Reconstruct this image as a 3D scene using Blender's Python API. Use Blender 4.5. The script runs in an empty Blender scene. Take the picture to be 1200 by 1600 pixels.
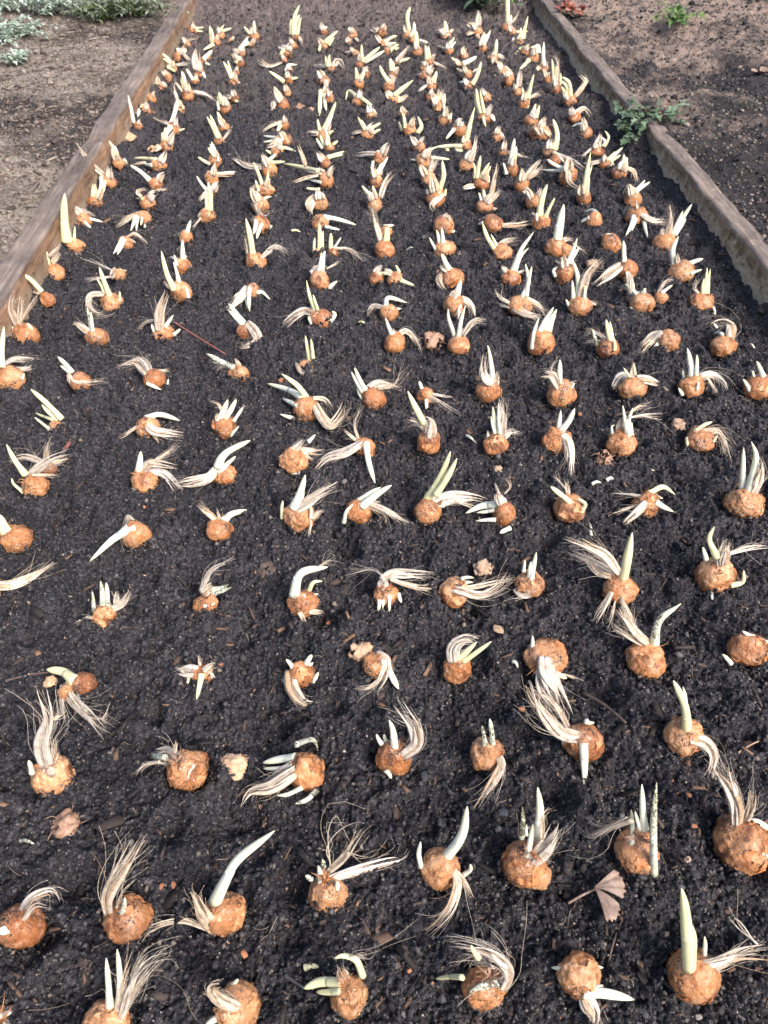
import bpy, math, random
import numpy as np
from mathutils import Vector, Matrix
random.seed(7)
RNG = np.random.default_rng(11)
SC = bpy.context.scene
COL = SC.collection

# ------------------------------------------------------------------ camera
CAM_H = 0.66
FPX = 1130.0                                   # focal length in pixels of the 1200x1600 photograph
PITCH = math.atan(1173.0 / FPX)                # degrees below the horizon
YAW = math.atan(64.0 * math.cos(PITCH) / FPX)
cam_data = bpy.data.cameras.new("camera")
cam = bpy.data.objects.new("camera", cam_data); COL.objects.link(cam)
cam_data.sensor_fit = 'VERTICAL'; cam_data.sensor_height = 36.0
cam_data.lens = 36.0 * FPX / 1600.0
cam_data.clip_start = 0.02; cam_data.clip_end = 200.0
cam.location = (0, 0, CAM_H)
cam.rotation_euler = (math.pi / 2 - PITCH, 0, -YAW)
cam_data.dof.use_dof = True
cam_data.dof.focus_distance = 0.80
cam_data.dof.aperture_fstop = 14.0
SC.camera = cam

# ------------------------------------------------------------------ sky, sun, exposure
SUN_EL, SUN_AZ = math.radians(46), math.radians(138)      # azimuth clockwise from +Y
world = bpy.data.worlds.new("World"); SC.world = world
world.use_nodes = True
wn = world.node_tree; wn.nodes.clear()
sky = wn.nodes.new('ShaderNodeTexSky'); sky.sky_type = 'NISHITA'
sky.sun_disc = False; sky.sun_elevation = SUN_EL; sky.sun_rotation = SUN_AZ
sky.dust_density = 4.0; sky.air_density = 1.0
bg = wn.nodes.new('ShaderNodeBackground'); bg.inputs['Strength'].default_value = 0.15
wo = wn.nodes.new('ShaderNodeOutputWorld')
wn.links.new(sky.outputs[0], bg.inputs[0]); wn.links.new(bg.outputs[0], wo.inputs[0])
sun_data = bpy.data.lights.new("sun", 'SUN'); sun_data.energy = 2.15; sun_data.angle = math.radians(22)
sun_data.color = (1.0, 0.965, 0.92)
sun = bpy.data.objects.new("sun", sun_data); COL.objects.link(sun)
sd = Vector((math.sin(SUN_AZ) * math.cos(SUN_EL), math.cos(SUN_AZ) * math.cos(SUN_EL), math.sin(SUN_EL)))
sun.rotation_euler = sd.to_track_quat('Z', 'Y').to_euler()
SC.view_settings.view_transform = 'Standard'; SC.view_settings.look = 'None'
SC.view_settings.exposure = 0.92; SC.view_settings.gamma = 1.0

# ------------------------------------------------------------------ measuring: a pixel of the photograph -> a ray from the lens
_sp, _cp, _sa, _ca = math.sin(PITCH), math.cos(PITCH), math.sin(YAW), math.cos(YAW)
FWD = np.array([_sa * _cp, _ca * _cp, -_sp]); RIGHT = np.array([_ca, -_sa, 0.0]); DOWN = np.array([-_sa * _sp, -_ca * _sp, -_cp])
EYE = np.array([0, 0, CAM_H])
def ray(x, y):
    return FWD + RIGHT * ((x - 600.0) / FPX) + DOWN * ((y - 800.0) / FPX)
def hit_z(x, y, z):
    d = ray(x, y); return EYE + d * ((z - CAM_H) / d[2])

# ------------------------------------------------------------------ noise
def _hash(ix, iy, iz, s):
    n = (ix * 374761393 + iy * 668265263 + iz * 2147483647 + s * 974634777) & 0xffffffff
    n = ((n ^ (n >> 13)) * 1274126177) & 0xffffffff
    n = ((n ^ (n >> 16)) * 2246822519) & 0xffffffff
    return ((n >> 8) & 0xffff) / 65535.0
def vnoise2(x, y, s=0):
    x = np.asarray(x, float); y = np.asarray(y, float)
    ix = np.floor(x).astype(np.int64); iy = np.floor(y).astype(np.int64)
    fx = x - ix; fy = y - iy; fx = fx * fx * (3 - 2 * fx); fy = fy * fy * (3 - 2 * fy)
    a = _hash(ix, iy, 0, s); b = _hash(ix + 1, iy, 0, s); c = _hash(ix, iy + 1, 0, s); d = _hash(ix + 1, iy + 1, 0, s)
    return (a * (1 - fx) + b * fx) * (1 - fy) + (c * (1 - fx) + d * fx) * fy - 0.5
def vnoise3(p, s=0):
    ip = np.floor(p).astype(np.int64); f = p - ip; f = f * f * (3 - 2 * f)
    r = 0
    for dx in (0, 1):
        for dy in (0, 1):
            for dz in (0, 1):
                w = (f[:, 0] if dx else 1 - f[:, 0]) * (f[:, 1] if dy else 1 - f[:, 1]) * (f[:, 2] if dz else 1 - f[:, 2])
                r = r + w * _hash(ip[:, 0] + dx, ip[:, 1] + dy, ip[:, 2] + dz, s)
    return r - 0.5
def base_h(x, y):
    "broad lie of the soil in the bed"
    return 0.020 * vnoise2(x * 4.5, y * 4.5, 1) + 0.017 * vnoise2(x * 11, y * 11, 2)

# ------------------------------------------------------------------ mesh helpers
class MB:
    def __init__(s): s.v = []; s.f = []; s.n = 0
    def add(s, verts, faces):
        s.v.append(np.asarray(verts, float)); s.f += [tuple(i + s.n for i in f) for f in faces]; s.n += len(verts)
    def build(s, name, mat, parent=None, smooth=True, attrs=None):
        me = bpy.data.meshes.new(name)
        V = np.concatenate(s.v) if s.v else np.zeros((0, 3))
        org = None
        me.from_pydata(V.tolist(), [], s.f)
        if smooth: me.polygons.foreach_set('use_smooth', [True] * len(me.polygons))
        me.materials.append(mat); me.update()
        for an, av in (attrs or {}).items():
            at = me.attributes.new(an, 'FLOAT', 'POINT'); at.data.foreach_set('value', np.asarray(av, np.float32))
        o = bpy.data.objects.new(name, me); COL.objects.link(o)
        if parent is not None:
            me.transform(Matrix.Translation(-Vector(parent.location))); o.parent = parent
        return o
def big_mesh(name, V, F, mat, smooth=True):
    "fast path: V (n,3), F (m,k) with constant k"
    me = bpy.data.meshes.new(name); k = F.shape[1]; m = len(F)
    me.vertices.add(len(V)); me.vertices.foreach_set('co', V.astype(np.float32).ravel())
    me.loops.add(m * k); me.loops.foreach_set('vertex_index', F.astype(np.int32).ravel())
    me.polygons.add(m); me.polygons.foreach_set('loop_start', np.arange(0, m * k, k, dtype=np.int32))
    if smooth: me.polygons.foreach_set('use_smooth', np.ones(m, bool))
    me.update(calc_edges=True); me.validate(); me.materials.append(mat)
    o = bpy.data.objects.new(name, me); COL.objects.link(o); return o
def tag(o, label=None, cat=None, group=None, kind=None):
    if label: o['label'] = label
    if cat: o['category'] = cat
    if group: o['group'] = group
    if kind: o['kind'] = kind
    return o
def empty(name, loc):
    o = bpy.data.objects.new(name, None); COL.objects.link(o); o.location = tuple(float(q) for q in loc)
    o.empty_display_size = 0.01; return o
def unit(v):
    v = np.asarray(v, float); return v / (np.linalg.norm(v) + 1e-12)
def spline(P, n):
    P = np.asarray(P, float)
    if len(P) == 2:
        t = np.linspace(0, 1, n)[:, None]; return P[0] * (1 - t) + P[1] * t
    Q = np.vstack([2 * P[0] - P[1], P, 2 * P[-1] - P[-2]])
    L = np.r_[0, np.cumsum(np.linalg.norm(np.diff(P, axis=0), axis=1))]; L /= L[-1]
    out = []
    for t in np.linspace(0, 1, n):
        i = min(int(np.searchsorted(L, t, side='right')) - 1, len(P) - 2)
        u = (t - L[i]) / (L[i + 1] - L[i] + 1e-9)
        a, b, c, d = Q[i], Q[i + 1], Q[i + 2], Q[i + 3]
        out.append(0.5 * (2 * b + (c - a) * u + (2 * a - 5 * b + 4 * c - d) * u * u + (3 * b - a - 3 * c + d) * u ** 3))
    return np.array(out)
NREF = unit([0.0, -0.6, 0.8])
def tube(mb, C, R1, R2, k=8, flute=0.0, ph=0.0):
    "closed tube along C with radii R1 (side) and R2 (thickness)"
    n = len(C); V = []
    T = np.gradient(C, axis=0)
    prev = None
    for i in range(n):
        t = unit(T[i]); s = np.cross(t, NREF)
        if np.linalg.norm(s) < 0.15: s = np.cross(t, [1, 0, 0])
        s = unit(s)
        if prev is not None and np.dot(s, prev) < 0: s = -s
        prev = s; b = np.cross(s, t)
        for j in range(k):
            a = 2 * math.pi * j / k + ph
            m = 1 + flute * (1 if j % 2 else -1)
            V.append(C[i] + s * math.cos(a) * R1[i] * m + b * math.sin(a) * R2[i] * m)
    F = [(i * k + j, i * k + (j + 1) % k, (i + 1) * k + (j + 1) % k, (i + 1) * k + j) for i in range(n - 1) for j in range(k)]
    F.append(tuple(range(k))[::-1]); F.append(tuple((n - 1) * k + j for j in range(k)))
    mb.add(V, F)

# ------------------------------------------------------------------ materials
def nodes(name):
    m = bpy.data.materials.new(name); m.use_nodes = True
    nt = m.node_tree; b = nt.nodes['Principled BSDF']; return m, nt, b
def nz(nt, scale, detail=4, rough=0.6, vec=None, kind='ShaderNodeTexNoise'):
    n = nt.nodes.new(kind); n.inputs['Scale'].default_value = scale
    if 'Detail' in n.inputs: n.inputs['Detail'].default_value = detail
    if 'Roughness' in n.inputs: n.inputs['Roughness'].default_value = rough
    if vec is not None: nt.links.new(vec, n.inputs['Vector'])
    return n
def ramp(nt, fac, stops, interp='LINEAR'):
    r = nt.nodes.new('ShaderNodeValToRGB'); r.color_ramp.interpolation = interp
    e = r.color_ramp.elements
    while len(e) > 1: e.remove(e[-1])
    e[0].position = stops[0][0]; e[0].color = (*stops[0][1], 1)
    for p, c in stops[1:]:
        q = e.new(p); q.color = (*c, 1)
    nt.links.new(fac, r.inputs[0]); return r
def mix(nt, fac, a, b, mode='MIX'):
    m = nt.nodes.new('ShaderNodeMix'); m.data_type = 'RGBA'; m.blend_type = mode
    for sock, val in ((m.inputs[0], fac), (m.inputs[6], a), (m.inputs[7], b)):
        if hasattr(val, 'is_output'): nt.links.new(val, sock)
        elif isinstance(val, (int, float)): sock.default_value = val
        else: sock.default_value = (*val, 1)
    return m.outputs[2]
def bump(nt, b, h, strength, dist, prev=None):
    n = nt.nodes.new('ShaderNodeBump'); n.inputs['Strength'].default_value = strength; n.inputs['Distance'].default_value = dist
    nt.links.new(h, n.inputs['Height'])
    if prev is not None: nt.links.new(prev, n.inputs['Normal'])
    nt.links.new(n.outputs[0], b.inputs['Normal']); return n.outputs[0]
def geo_pos(nt): return nt.nodes.new('ShaderNodeNewGeometry').outputs['Position']
def island(nt): return nt.nodes.new('ShaderNodeNewGeometry').outputs['Random Per Island']
def objrand(nt): return nt.nodes.new('ShaderNodeObjectInfo').outputs['Random']

def mat_soil():
    m, nt, b = nodes('compost'); p = geo_pos(nt)
    a = nz(nt, 260, 6, 0.75, p); c = ramp(nt, a.outputs[0], [(0.32, (0.005, 0.005, 0.007)), (0.47, (0.021, 0.020, 0.0245)), (0.60, (0.064, 0.061, 0.068)), (0.74, (0.20, 0.185, 0.18))])
    big = nz(nt, 7, 4, 0.6, p); c2 = ramp(nt, big.outputs[0], [(0.35, (0.80, 0.80, 0.84)), (0.7, (1.4, 1.32, 1.28))])
    col = mix(nt, 1.0, c.outputs[0], c2.outputs[0], 'MULTIPLY')
    # far end: dried brown crust, made paler to paint in the hazy lens veil
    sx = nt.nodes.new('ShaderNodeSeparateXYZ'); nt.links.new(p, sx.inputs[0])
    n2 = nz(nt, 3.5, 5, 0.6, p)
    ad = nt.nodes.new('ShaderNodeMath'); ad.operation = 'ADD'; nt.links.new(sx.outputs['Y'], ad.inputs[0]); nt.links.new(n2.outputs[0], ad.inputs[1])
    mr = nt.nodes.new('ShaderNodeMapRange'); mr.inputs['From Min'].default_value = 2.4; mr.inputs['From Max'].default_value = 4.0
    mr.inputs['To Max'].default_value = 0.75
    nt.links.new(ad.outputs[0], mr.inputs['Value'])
    dry_veil = ramp(nt, nz(nt, 60, 6, 0.7, p).outputs[0], [(0.3, (0.07, 0.056, 0.052)), (0.7, (0.25, 0.195, 0.175))])
    col = mix(nt, mr.outputs[0], col, dry_veil.outputs[0])
    nt.links.new(col, b.inputs['Base Color']); b.inputs['Roughness'].default_value = 0.9; b.inputs['Specular IOR Level'].default_value = 0.25
    n1 = bump(nt, b, nz(nt, 420, 6, 0.8, p).outputs[0], 0.9, 0.0016)
    bump(nt, b, nz(nt, 1300, 3, 0.7, p).outputs[0], 0.7, 0.0007, n1)
    return m
def mat_dry_soil(name, lo, mid, hi, patch, amount, far=0.0):
    m, nt, b = nodes(name); p = geo_pos(nt)
    a = nz(nt, 120, 7, 0.75, p); c = ramp(nt, a.outputs[0], [(0.3, lo), (0.52, mid), (0.75, hi)])
    g = nz(nt, 2.6, 5, 0.65, p); gr = ramp(nt, g.outputs[0], [(amount, (0, 0, 0)), (amount + 0.1, (1, 1, 1))])
    sx = nt.nodes.new('ShaderNodeSeparateXYZ'); nt.links.new(p, sx.inputs[0])
    fm = nt.nodes.new('ShaderNodeMapRange'); fm.inputs['From Min'].default_value = 1.9; fm.inputs['From Max'].default_value = 3.2; fm.inputs['To Max'].default_value = far
    nt.links.new(sx.outputs['Y'], fm.inputs['Value']); fa = nt.nodes.new('ShaderNodeMath'); fa.operation = 'ADD'
    nt.links.new(g.outputs[0], fa.inputs[0]); nt.links.new(fm.outputs[0], fa.inputs[1]); nt.links.new(fa.outputs[0], gr.inputs[0])
    dk = ramp(nt, nz(nt, 200, 6, 0.75, p).outputs[0], [(0.35, tuple(q * 0.4 for q in patch)), (0.7, tuple(q * 2 for q in patch))])
    col = mix(nt, gr.outputs[0], dk.outputs[0], c.outputs[0])
    nt.links.new(col, b.inputs['Base Color']); b.inputs['Roughness'].default_value = 0.95; b.inputs['Specular IOR Level'].default_value = 0.2
    n1 = bump(nt, b, nz(nt, 180, 6, 0.75, p).outputs[0], 0.9, 0.004)
    bump(nt, b, nz(nt, 700, 4, 0.7, p).outputs[0], 0.6, 0.0012, n1)
    return m
def mat_island(name, stops, rough=0.9, bumps=900, interp='LINEAR', spec=0.3):
    m, nt, b = nodes(name); c = ramp(nt, island(nt), stops, interp)
    p = geo_pos(nt); v = ramp(nt, nz(nt, bumps * 0.6, 4, 0.7, p).outputs[0], [(0.3, (0.6, 0.6, 0.6)), (0.7, (1.25, 1.22, 1.2))])
    nt.links.new(mix(nt, 1.0, c.outputs[0], v.outputs[0], 'MULTIPLY'), b.inputs['Base Color'])
    b.inputs['Roughness'].default_value = rough; b.inputs['Specular IOR Level'].default_value = spec
    bump(nt, b, nz(nt, bumps, 4, 0.7, p).outputs[0], 0.6, 0.0008)
    return m
def mat_bulb():
    m, nt, b = nodes('bulb_skin'); p = geo_pos(nt); r = objrand(nt)
    tone = ramp(nt, r, [(0.0, (0.56, 0.215, 0.070)), (0.25, (0.60, 0.28, 0.115)), (0.45, (0.42, 0.145, 0.045)), (0.65, (0.62, 0.31, 0.145)), (0.85, (0.50, 0.19, 0.062)), (1.0, (0.33, 0.115, 0.040))])
    n = nz(nt, 75, 5, 0.6, p); pale = ramp(nt, n.outputs[0], [(0.50, (0, 0, 0)), (0.76, (0.65, 0.65, 0.65))])
    col = mix(nt, pale.outputs[0], tone.outputs[0], (0.78, 0.52, 0.34))
    n2 = nz(nt, 55, 5, 0.7, p); n2.noise_dimensions = '4D'; nt.links.new(r, n2.inputs['W'])
    dk = ramp(nt, n2.outputs[0], [(0.37, (1, 1, 1)), (0.49, (0, 0, 0))])
    col = mix(nt, dk.outputs[0], col, (0.23, 0.075, 0.025))
    # crumbs of compost stuck to the skin, fine and in patches
    s1 = nz(nt, 520, 4, 0.75, p); s2 = nz(nt, 42, 3, 0.6, p)
    mm = nt.nodes.new('ShaderNodeMath'); mm.operation = 'MULTIPLY_ADD'; nt.links.new(s2.outputs[0], mm.inputs[0]); mm.inputs[1].default_value = 0.75; nt.links.new(s1.outputs[0], mm.inputs[2])
    sp = ramp(nt, mm.outputs[0], [(1.0 - 0.03, (0, 0, 0)), (1.0 + 0.035, (1, 1, 1))])
    col = mix(nt, sp.outputs[0], col, (0.035, 0.024, 0.018))
    nt.links.new(col, b.inputs['Base Color']); b.inputs['Roughness'].default_value = 0.30; b.inputs['Specular IOR Level'].default_value = 0.6; b.inputs['Coat Weight'].default_value = 0.35; b.inputs['Coat Roughness'].default_value = 0.25
    b.inputs['Subsurface Weight'].default_value = 0.12; b.inputs['Subsurface Radius'].default_value = (0.006, 0.003, 0.001); b.inputs['Subsurface Scale'].default_value = 1.0
    n1 = bump(nt, b, nz(nt, 150, 6, 0.7, p).outputs[0], 0.8, 0.005)
    bump(nt, b, nz(nt, 600, 4, 0.7, p).outputs[0], 0.5, 0.0008, n1)
    return m
def mat_shoot(name, a, c, dirt):
    m, nt, b = nodes(name); p = geo_pos(nt)
    col = mix(nt, nz(nt, 60, 4, 0.6, p).outputs[0], a, c)
    at = nt.nodes.new('ShaderNodeAttribute'); at.attribute_name = 'tip'; ve = nt.nodes.new('ShaderNodeAttribute'); ve.attribute_name = 'vein'
    tr = ramp(nt, at.outputs['Fac'], [(0.0, (0.55, 0.55, 0.55)), (0.22, (0, 0, 0)), (0.5, (0.0, 0.0, 0.0)), (1.0, (0.75, 0.75, 0.75))])
    col = mix(nt, tr.outputs[0], col, (0.78, 0.74, 0.44))
    col = mix(nt, ve.outputs['Fac'], col, tuple(q * 0.80 for q in c))
    s1 = nz(nt, 480, 4, 0.75, p); s2 = nz(nt, 30, 3, 0.6, p)
    mm = nt.nodes.new('ShaderNodeMath'); mm.operation = 'MULTIPLY_ADD'; nt.links.new(s2.outputs[0], mm.inputs[0]); mm.inputs[1].default_value = 0.8; nt.links.new(s1.outputs[0], mm.inputs[2])
    sp = ramp(nt, mm.outputs[0], [(dirt, (0, 0, 0)), (dirt + 0.05, (1, 1, 1))])
    col = mix(nt, sp.outputs[0], col, (0.10, 0.085, 0.06))
    nt.links.new(col, b.inputs['Base Color']); b.inputs['Roughness'].default_value = 0.38
    b.inputs['Subsurface Weight'].default_value = 0.25; b.inputs['Subsurface Radius'].default_value = (0.004, 0.004, 0.002); b.inputs['Subsurface Scale'].default_value = 1.0
    bump(nt, b, nz(nt, 400, 4, 0.6, p).outputs[0], 0.25, 0.0008)
    return m
def mat_tuft():
    m, nt, b = nodes('dry_leaf'); p = geo_pos(nt)
    c = ramp(nt, island(nt), [(0.0, (0.47, 0.34, 0.23)), (0.22, (0.68, 0.57, 0.45)), (0.55, (0.77, 0.70, 0.60)), (0.8, (0.60, 0.54, 0.49)), (1.0, (0.82, 0.78, 0.71))])
    o = ramp(nt, objrand(nt), [(0.0, (1.0, 0.98, 0.97)), (0.5, (0.96, 0.87, 0.75)), (1.0, (0.88, 0.87, 0.88))])
    v = ramp(nt, nz(nt, 170, 5, 0.75, p).outputs[0], [(0.3, (0.55, 0.5, 0.45)), (0.55, (1, 1, 1))])
    col = mix(nt, 1.0, mix(nt, 1.0, c.outputs[0], o.outputs[0], 'MULTIPLY'), v.outputs[0], 'MULTIPLY')
    nt.links.new(col, b.inputs['Base Color']); b.inputs['Roughness'].default_value = 0.55
    bump(nt, b, nz(nt, 500, 4, 0.7, p).outputs[0], 0.5, 0.0008)
    return m
def mat_plain(name, a, c, scale=90, rough=0.7, bs=300, bd=0.001, spec=0.4):
    m, nt, b = nodes(name); p = geo_pos(nt)
    r = ramp(nt, nz(nt, scale, 5, 0.7, p).outputs[0], [(0.35, a), (0.65, c)])
    nt.links.new(r.outputs[0], b.inputs['Base Color']); b.inputs['Roughness'].default_value = rough; b.inputs['Specular IOR Level'].default_value = spec
    bump(nt, b, nz(nt, bs, 4, 0.7, p).outputs[0], 0.6, bd)
    return m
def mat_wood(name, dark, mid, light, crust, zcrust, ztop, amt):
    m, nt, b = nodes(name); p = geo_pos(nt)
    mp = nt.nodes.new('ShaderNodeMapping'); mp.inputs['Scale'].default_value = (1, 0.06, 1); nt.links.new(p, mp.inputs[0])
    g = nz(nt, 160, 6, 0.7, mp.outputs[0]); c = ramp(nt, g.outputs[0], [(0.32, dark), (0.5, mid), (0.7, light)])
    st = nz(nt, 9, 5, 0.65, p); cs = ramp(nt, st.outputs[0], [(0.35, (0.62, 0.60, 0.60)), (0.65, (1.25, 1.2, 1.15))])
    col = mix(nt, 1.0, c.outputs[0], cs.outputs[0], 'MULTIPLY')
    zz = nt.nodes.new('ShaderNodeSeparateXYZ'); nt.links.new(p, zz.inputs[0])
    mt = nt.nodes.new('ShaderNodeMapRange'); mt.inputs['From Min'].default_value = ztop - 0.010; mt.inputs['From Max'].default_value = ztop - 0.004; nt.links.new(zz.outputs['Z'], mt.inputs['Value'])
    gy = ramp(nt, g.outputs[0], [(0.3, (0.10, 0.080, 0.070)), (0.55, (0.22, 0.18, 0.16)), (0.75, (0.36, 0.30, 0.265))])
    gm = mix(nt, 1.0, gy.outputs[0], cs.outputs[0], 'MULTIPLY')
    col = mix(nt, mt.outputs[0], col, gm)
    # dried splashes of soil, thicker low on the board
    sx = nt.nodes.new('ShaderNodeSeparateXYZ'); nt.links.new(p, sx.inputs[0])
    mr = nt.nodes.new('ShaderNodeMapRange'); mr.inputs['From Min'].default_value = zcrust; mr.inputs['From Max'].default_value = -0.01
    mr.inputs['To Min'].default_value = -0.14; mr.inputs['To Max'].default_value = amt; nt.links.new(sx.outputs['Z'], mr.inputs['Value'])
    n = nz(nt, 40, 8, 0.8, p); ad = nt.nodes.new('ShaderNodeMath'); ad.operation = 'ADD'; nt.links.new(n.outputs[0], ad.inputs[0]); nt.links.new(mr.outputs[0], ad.inputs[1])
    k = ramp(nt, ad.outputs[0], [(0.47, (0, 0, 0)), (0.64, (1, 1, 1))])
    cr = ramp(nt, nz(nt, 220, 5, 0.8, p).outputs[0], [(0.32, tuple(q * 0.35 for q in crust)), (0.6, crust)])
    col = mix(nt, k.outputs[0], col, cr.outputs[0])
    nt.links.new(col, b.inputs['Base Color']); b.inputs['Roughness'].default_value = 0.85; b.inputs['Specular IOR Level'].default_value = 0.25
    n1 = bump(nt, b, g.outputs[0], 0.5, 0.002)
    n1 = bump(nt, b, ad.outputs[0], 0.5, 0.012, n1)
    bump(nt, b, nz(nt, 420, 5, 0.75, p).outputs[0], 0.7, 0.0015, n1)
    return m
def mat_leaf(name, a, c, d):
    m, nt, b = nodes(name)
    r = ramp(nt, island(nt), [(0.0, a), (0.5, c), (1.0, d)])
    v = ramp(nt, nz(nt, 60, 3, 0.6, geo_pos(nt)).outputs[0], [(0.3, (0.7, 0.7, 0.7)), (0.7, (1.15, 1.15, 1.1))])
    nt.links.new(mix(nt, 1.0, r.outputs[0], v.outputs[0], 'MULTIPLY'), b.inputs['Base Color']); b.inputs['Roughness'].default_value = 0.6
    return m
def mat_skin():
    "loose, silky outer skin of the bulbs"
    m, nt, b = nodes('papery_skin'); p = geo_pos(nt)
    mp = nt.nodes.new('ShaderNodeMapping'); mp.inputs['Scale'].default_value = (1, 1, 0.25); nt.links.new(p, mp.inputs[0])
    c = ramp(nt, nz(nt, 260, 5, 0.7, mp.outputs[0]).outputs[0], [(0.3, (0.34, 0.14, 0.060)), (0.5, (0.56, 0.28, 0.135)), (0.72, (0.76, 0.52, 0.35))])
    o = ramp(nt, objrand(nt), [(0.0, (1.0, 0.88, 0.76)), (0.5, (0.85, 0.66, 0.50)), (1.0, (1.0, 1.0, 0.95))])
    nt.links.new(mix(nt, 1.0, c.outputs[0], o.outputs[0], 'MULTIPLY'), b.inputs['Base Color'])
    b.inputs['Roughness'].default_value = 0.38; b.inputs['Specular IOR Level'].default_value = 0.6
    bump(nt, b, nz(nt, 420, 4, 0.7, mp.outputs[0]).outputs[0], 0.7, 0.0016)
    return m
M = dict(
    skin=mat_skin(), redleaf=mat_leaf('leaf_red', (0.22, 0.05, 0.04), (0.36, 0.11, 0.08), (0.45, 0.22, 0.15)),
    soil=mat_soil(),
    left=mat_dry_soil('dry_path_soil', (0.085, 0.070, 0.058), (0.25, 0.21, 0.175), (0.48, 0.41, 0.345), (0.04, 0.034, 0.033), 0.44),
    right=mat_dry_soil('mixed_soil', (0.08, 0.060, 0.050), (0.25, 0.185, 0.15), (0.48, 0.38, 0.32), (0.032, 0.028, 0.029), 0.53, 0.15),
    crumb=mat_island('crumbs', [(0, (0.008, 0.008, 0.010)), (0.42, (0.027, 0.026, 0.031)), (0.72, (0.072, 0.068, 0.074)), (0.92, (0.13, 0.118, 0.117)), (1, (0.22, 0.18, 0.145))], 0.85, spec=0.3),
    lump=mat_island('lumps', [(0, (0.006, 0.006, 0.008)), (0.7, (0.026, 0.024, 0.028)), (1, (0.05, 0.045, 0.046))], 0.75, 1400, spec=0.4),
    clod=mat_island('clods', [(0, (0.07, 0.055, 0.047)), (0.6, (0.17, 0.135, 0.112)), (0.92, (0.25, 0.20, 0.17)), (1, (0.38, 0.32, 0.27))], 0.95),
    chip=mat_island('bark', [(0, (0.010, 0.009, 0.010)), (0.45, (0.028, 0.023, 0.023)), (0.75, (0.075, 0.052, 0.044)), (0.92, (0.15, 0.09, 0.06)), (1, (0.24, 0.14, 0.085))], 0.7),
    grain=mat_island('grit', [(0, (0.13, 0.11, 0.10)), (0.4, (0.26, 0.22, 0.19)), (0.7, (0.42, 0.37, 0.31)), (0.85, (0.36, 0.15, 0.07)), (1, (0.6, 0.57, 0.5))], 0.6),
    fibre=mat_island('fibre', [(0, (0.06, 0.045, 0.038)), (0.6, (0.17, 0.12, 0.09)), (1, (0.42, 0.33, 0.25))], 0.8),
    bulb=mat_bulb(),
    white=mat_shoot('shoot_white', (0.84, 0.83, 0.70), (0.73, 0.74, 0.58), 1.05),
    yellow=mat_shoot('shoot_yellow', (0.82, 0.77, 0.50), (0.72, 0.67, 0.36), 1.07),
    gritty=mat_shoot('shoot_gritty', (0.76, 0.80, 0.68), (0.60, 0.64, 0.50), 0.92),
    tuft=mat_tuft(),
    husk=mat_plain('husk', (0.20, 0.10, 0.06), (0.46, 0.29, 0.20), 130, 0.6),
    paper=mat_plain('papery', (0.42, 0.23, 0.12), (0.66, 0.46, 0.30), 110, 0.6),
    brick=mat_plain('brick', (0.26, 0.10, 0.05), (0.44, 0.19, 0.10), 90, 0.8),
    stone=mat_plain('stone', (0.12, 0.105, 0.095), (0.28, 0.24, 0.21), 120, 0.75),
    tan=mat_plain('tan', (0.26, 0.16, 0.10), (0.50, 0.35, 0.24), 160, 0.75),
    slate=mat_plain('slate', (0.018, 0.019, 0.023), (0.05, 0.05, 0.056), 150, 0.6),
    twig=mat_plain('twig', (0.05, 0.035, 0.03), (0.13, 0.09, 0.075), 120, 0.8),
    redtwig=mat_plain('red_twig', (0.18, 0.06, 0.05), (0.30, 0.12, 0.10), 120, 0.7),
    wood_l=mat_wood('weathered_board', (0.085, 0.048, 0.032), (0.23, 0.14, 0.09), (0.40, 0.26, 0.17), (0.36, 0.28, 0.20), 0.060, 0.066, 0.27),
    wood_r=mat_wood('sandy_board', (0.065, 0.044, 0.030), (0.17, 0.115, 0.075), (0.31, 0.215, 0.14), (0.58, 0.48, 0.35), 0.066, 0.056, 0.26),
    green=mat_leaf('leaf_green', (0.06, 0.12, 0.03), (0.11, 0.20, 0.05), (0.20, 0.30, 0.08)),
    olive=mat_leaf('leaf_olive', (0.10, 0.11, 0.075), (0.20, 0.22, 0.15), (0.36, 0.37, 0.28)),
    silver=mat_leaf('leaf_silver', (0.22, 0.28, 0.22), (0.38, 0.46, 0.37), (0.55, 0.62, 0.52)),
    dkgreen=mat_leaf('leaf_deep', (0.05, 0.085, 0.045), (0.11, 0.17, 0.09), (0.24, 0.32, 0.22)),
    yleaf=mat_plain('leaf_yellow', (0.50, 0.30, 0.06), (0.75, 0.55, 0.16), 30, 0.6),
    bleaf=mat_plain('leaf_brown', (0.20, 0.13, 0.10), (0.42, 0.30, 0.23), 110, 0.7),
)
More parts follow.
